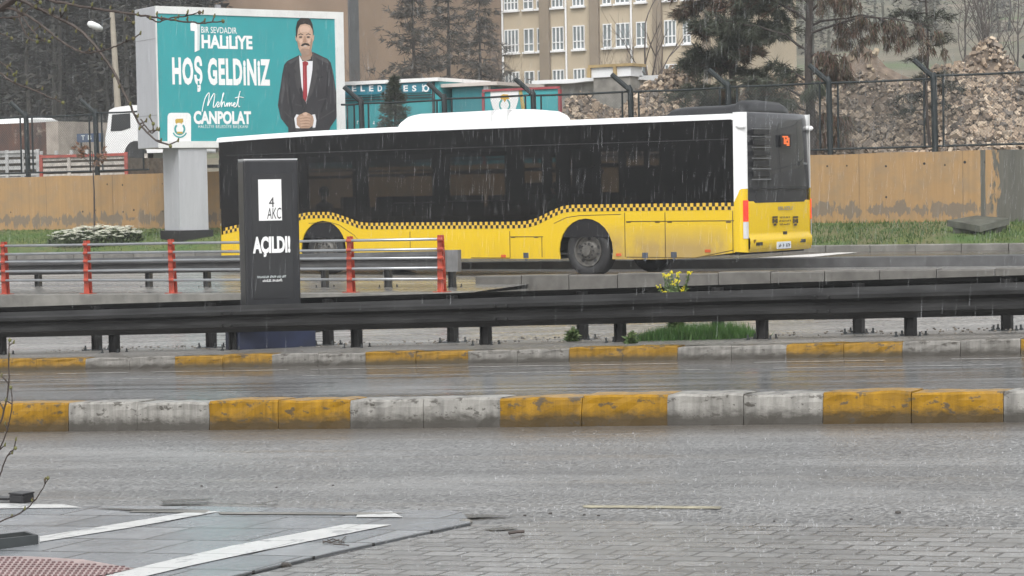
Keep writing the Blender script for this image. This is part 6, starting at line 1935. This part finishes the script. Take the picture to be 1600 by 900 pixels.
branch([(-80, 290), (0, 340), (50, 380), (110, 405), (180, 430), (230, 455), (295, 480)], .0032, .0015, bt, seed=9)
branch([(-60, 250), (0, 290), (40, 320), (65, 350)], .0024, .0014, bt, seed=10)
branch([(-60, 110), (0, 85), (90, 78), (140, 40), (190, 10)], .0026, .0016, bt, seed=11)
branch([(-40, 140), (5, 158), (55, 180)], .0022, .0014, bt, seed=12)
branch([(660, 560), (690, 600), (715, 625), (718, 580)], .0020, .0014, bt, seed=13)
branch([(150, 20), (220, 60), (280, 85), (305, 45)], .0022, .0013, bt, seed=14)
sb_ = Vector((xat(-90, 4.2), 4.2, zn(xat(-90, 4.2))))
bs_ = thing('budding_shrub', sb_, 'thin upright budding twigs at the lower left edge of the photo', 'shrub')
ident = lambda x, y: (x, y)
mb = MB(); mb.tube([sb_ - Vector((0, 0, .1)), sb_ + Vector((0, 0, .4)), at(-40, 900, 4.2)], [.02, .015, .012], 7); build('stem', mb, m_bark, bs_)
branch([(-40, 900), (-10, 770), (0, 742), (12, 712), (24, 700)], .0028, .0014, bs_, 4.2, 'twig', cv=ident, seed=20)
branch([(-40, 900), (-12, 700), (4, 650), (14, 600), (13, 560), (15, 531)], .0030, .0014, bs_, 4.2, 'twig', cv=ident, seed=21)
branch([(-40, 900), (-20, 830), (0, 815), (35, 800), (60, 775), (75, 747)], .0026, .0013, bs_, 4.2, 'twig', cv=ident, seed=22)
branch([(-15, 720), (5, 690), (18, 640), (17, 605)], .0022, .0013, bs_, 4.2, 'twig', cv=ident, seed=23)

# ------------------------------------------------------------------ rain haze and falling rain
hz = MB(); hz.box(-705, 705, -705, 705, -6, 110)
ho = build('haze', hz, M('haze_dummy', (1, 1, 1)))
mh = bpy.data.materials.new('haze'); mh.use_nodes = True
nt = mh.node_tree; nt.nodes.remove(nt.nodes['Principled BSDF'])
pv = nt.nodes.new('ShaderNodeVolumePrincipled')
pv.inputs['Color'].default_value = (.93, .95, .97, 1); pv.inputs['Density'].default_value = .0007; pv.inputs['Anisotropy'].default_value = .0
nt.links.new(pv.outputs[0], nt.nodes['Material Output'].inputs['Volume'])
ho.data.materials.clear(); ho.data.materials.append(mh)
tag(ho, kind='stuff')

rs = random.Random(77); mb = MB()
for i in range(11000):
    Y = 11 + 23.5 * sqrt(rs.random()); px = rs.uniform(-300, 1900); py = rs.uniform(-250, 900)
    p = at(px, py, Y)
    if p.z < .6: continue
    L_ = rs.uniform(.08, .24); r = rs.uniform(.0006, .0011) * (1 + Y * .02)
    d = Vector((rs.uniform(-.02, .06) + .05, rs.uniform(-.03, .03), 1)) * L_
    mb.add([p + Vector((r, 0, 0)), p + Vector((-r * .5, r * .87, 0)), p + Vector((-r * .5, -r * .87, 0)), p + d], [(0, 1, 3), (1, 2, 3), (2, 0, 3)])
for i in range(3200):                            # splashes where drops strike the road
    p = onr(rs.uniform(-100, 1700), rs.uniform(672, 900) ** 1.0, .012 if rs.random() < .3 else .004)
    r = rs.uniform(.0015, .004); h = rs.uniform(.004, .016)
    mb.add([p + Vector((r, 0, 0)), p + Vector((-r * .5, r * .87, 0)), p + Vector((-r * .5, -r * .87, 0)), p + Vector((0, 0, h))], [(0, 1, 3), (1, 2, 3), (2, 0, 3)])
m_rain = bpy.data.materials.new('rain_water'); m_rain.use_nodes = True
b_ = m_rain.node_tree.nodes['Principled BSDF']
b_.inputs['Base Color'].default_value = (.85, .88, .9, 1); b_.inputs['Roughness'].default_value = .1; b_.inputs['Alpha'].default_value = .2
tag(build('rain', mb, m_rain), 'falling rain across the whole street', 'rain', kind='stuff')
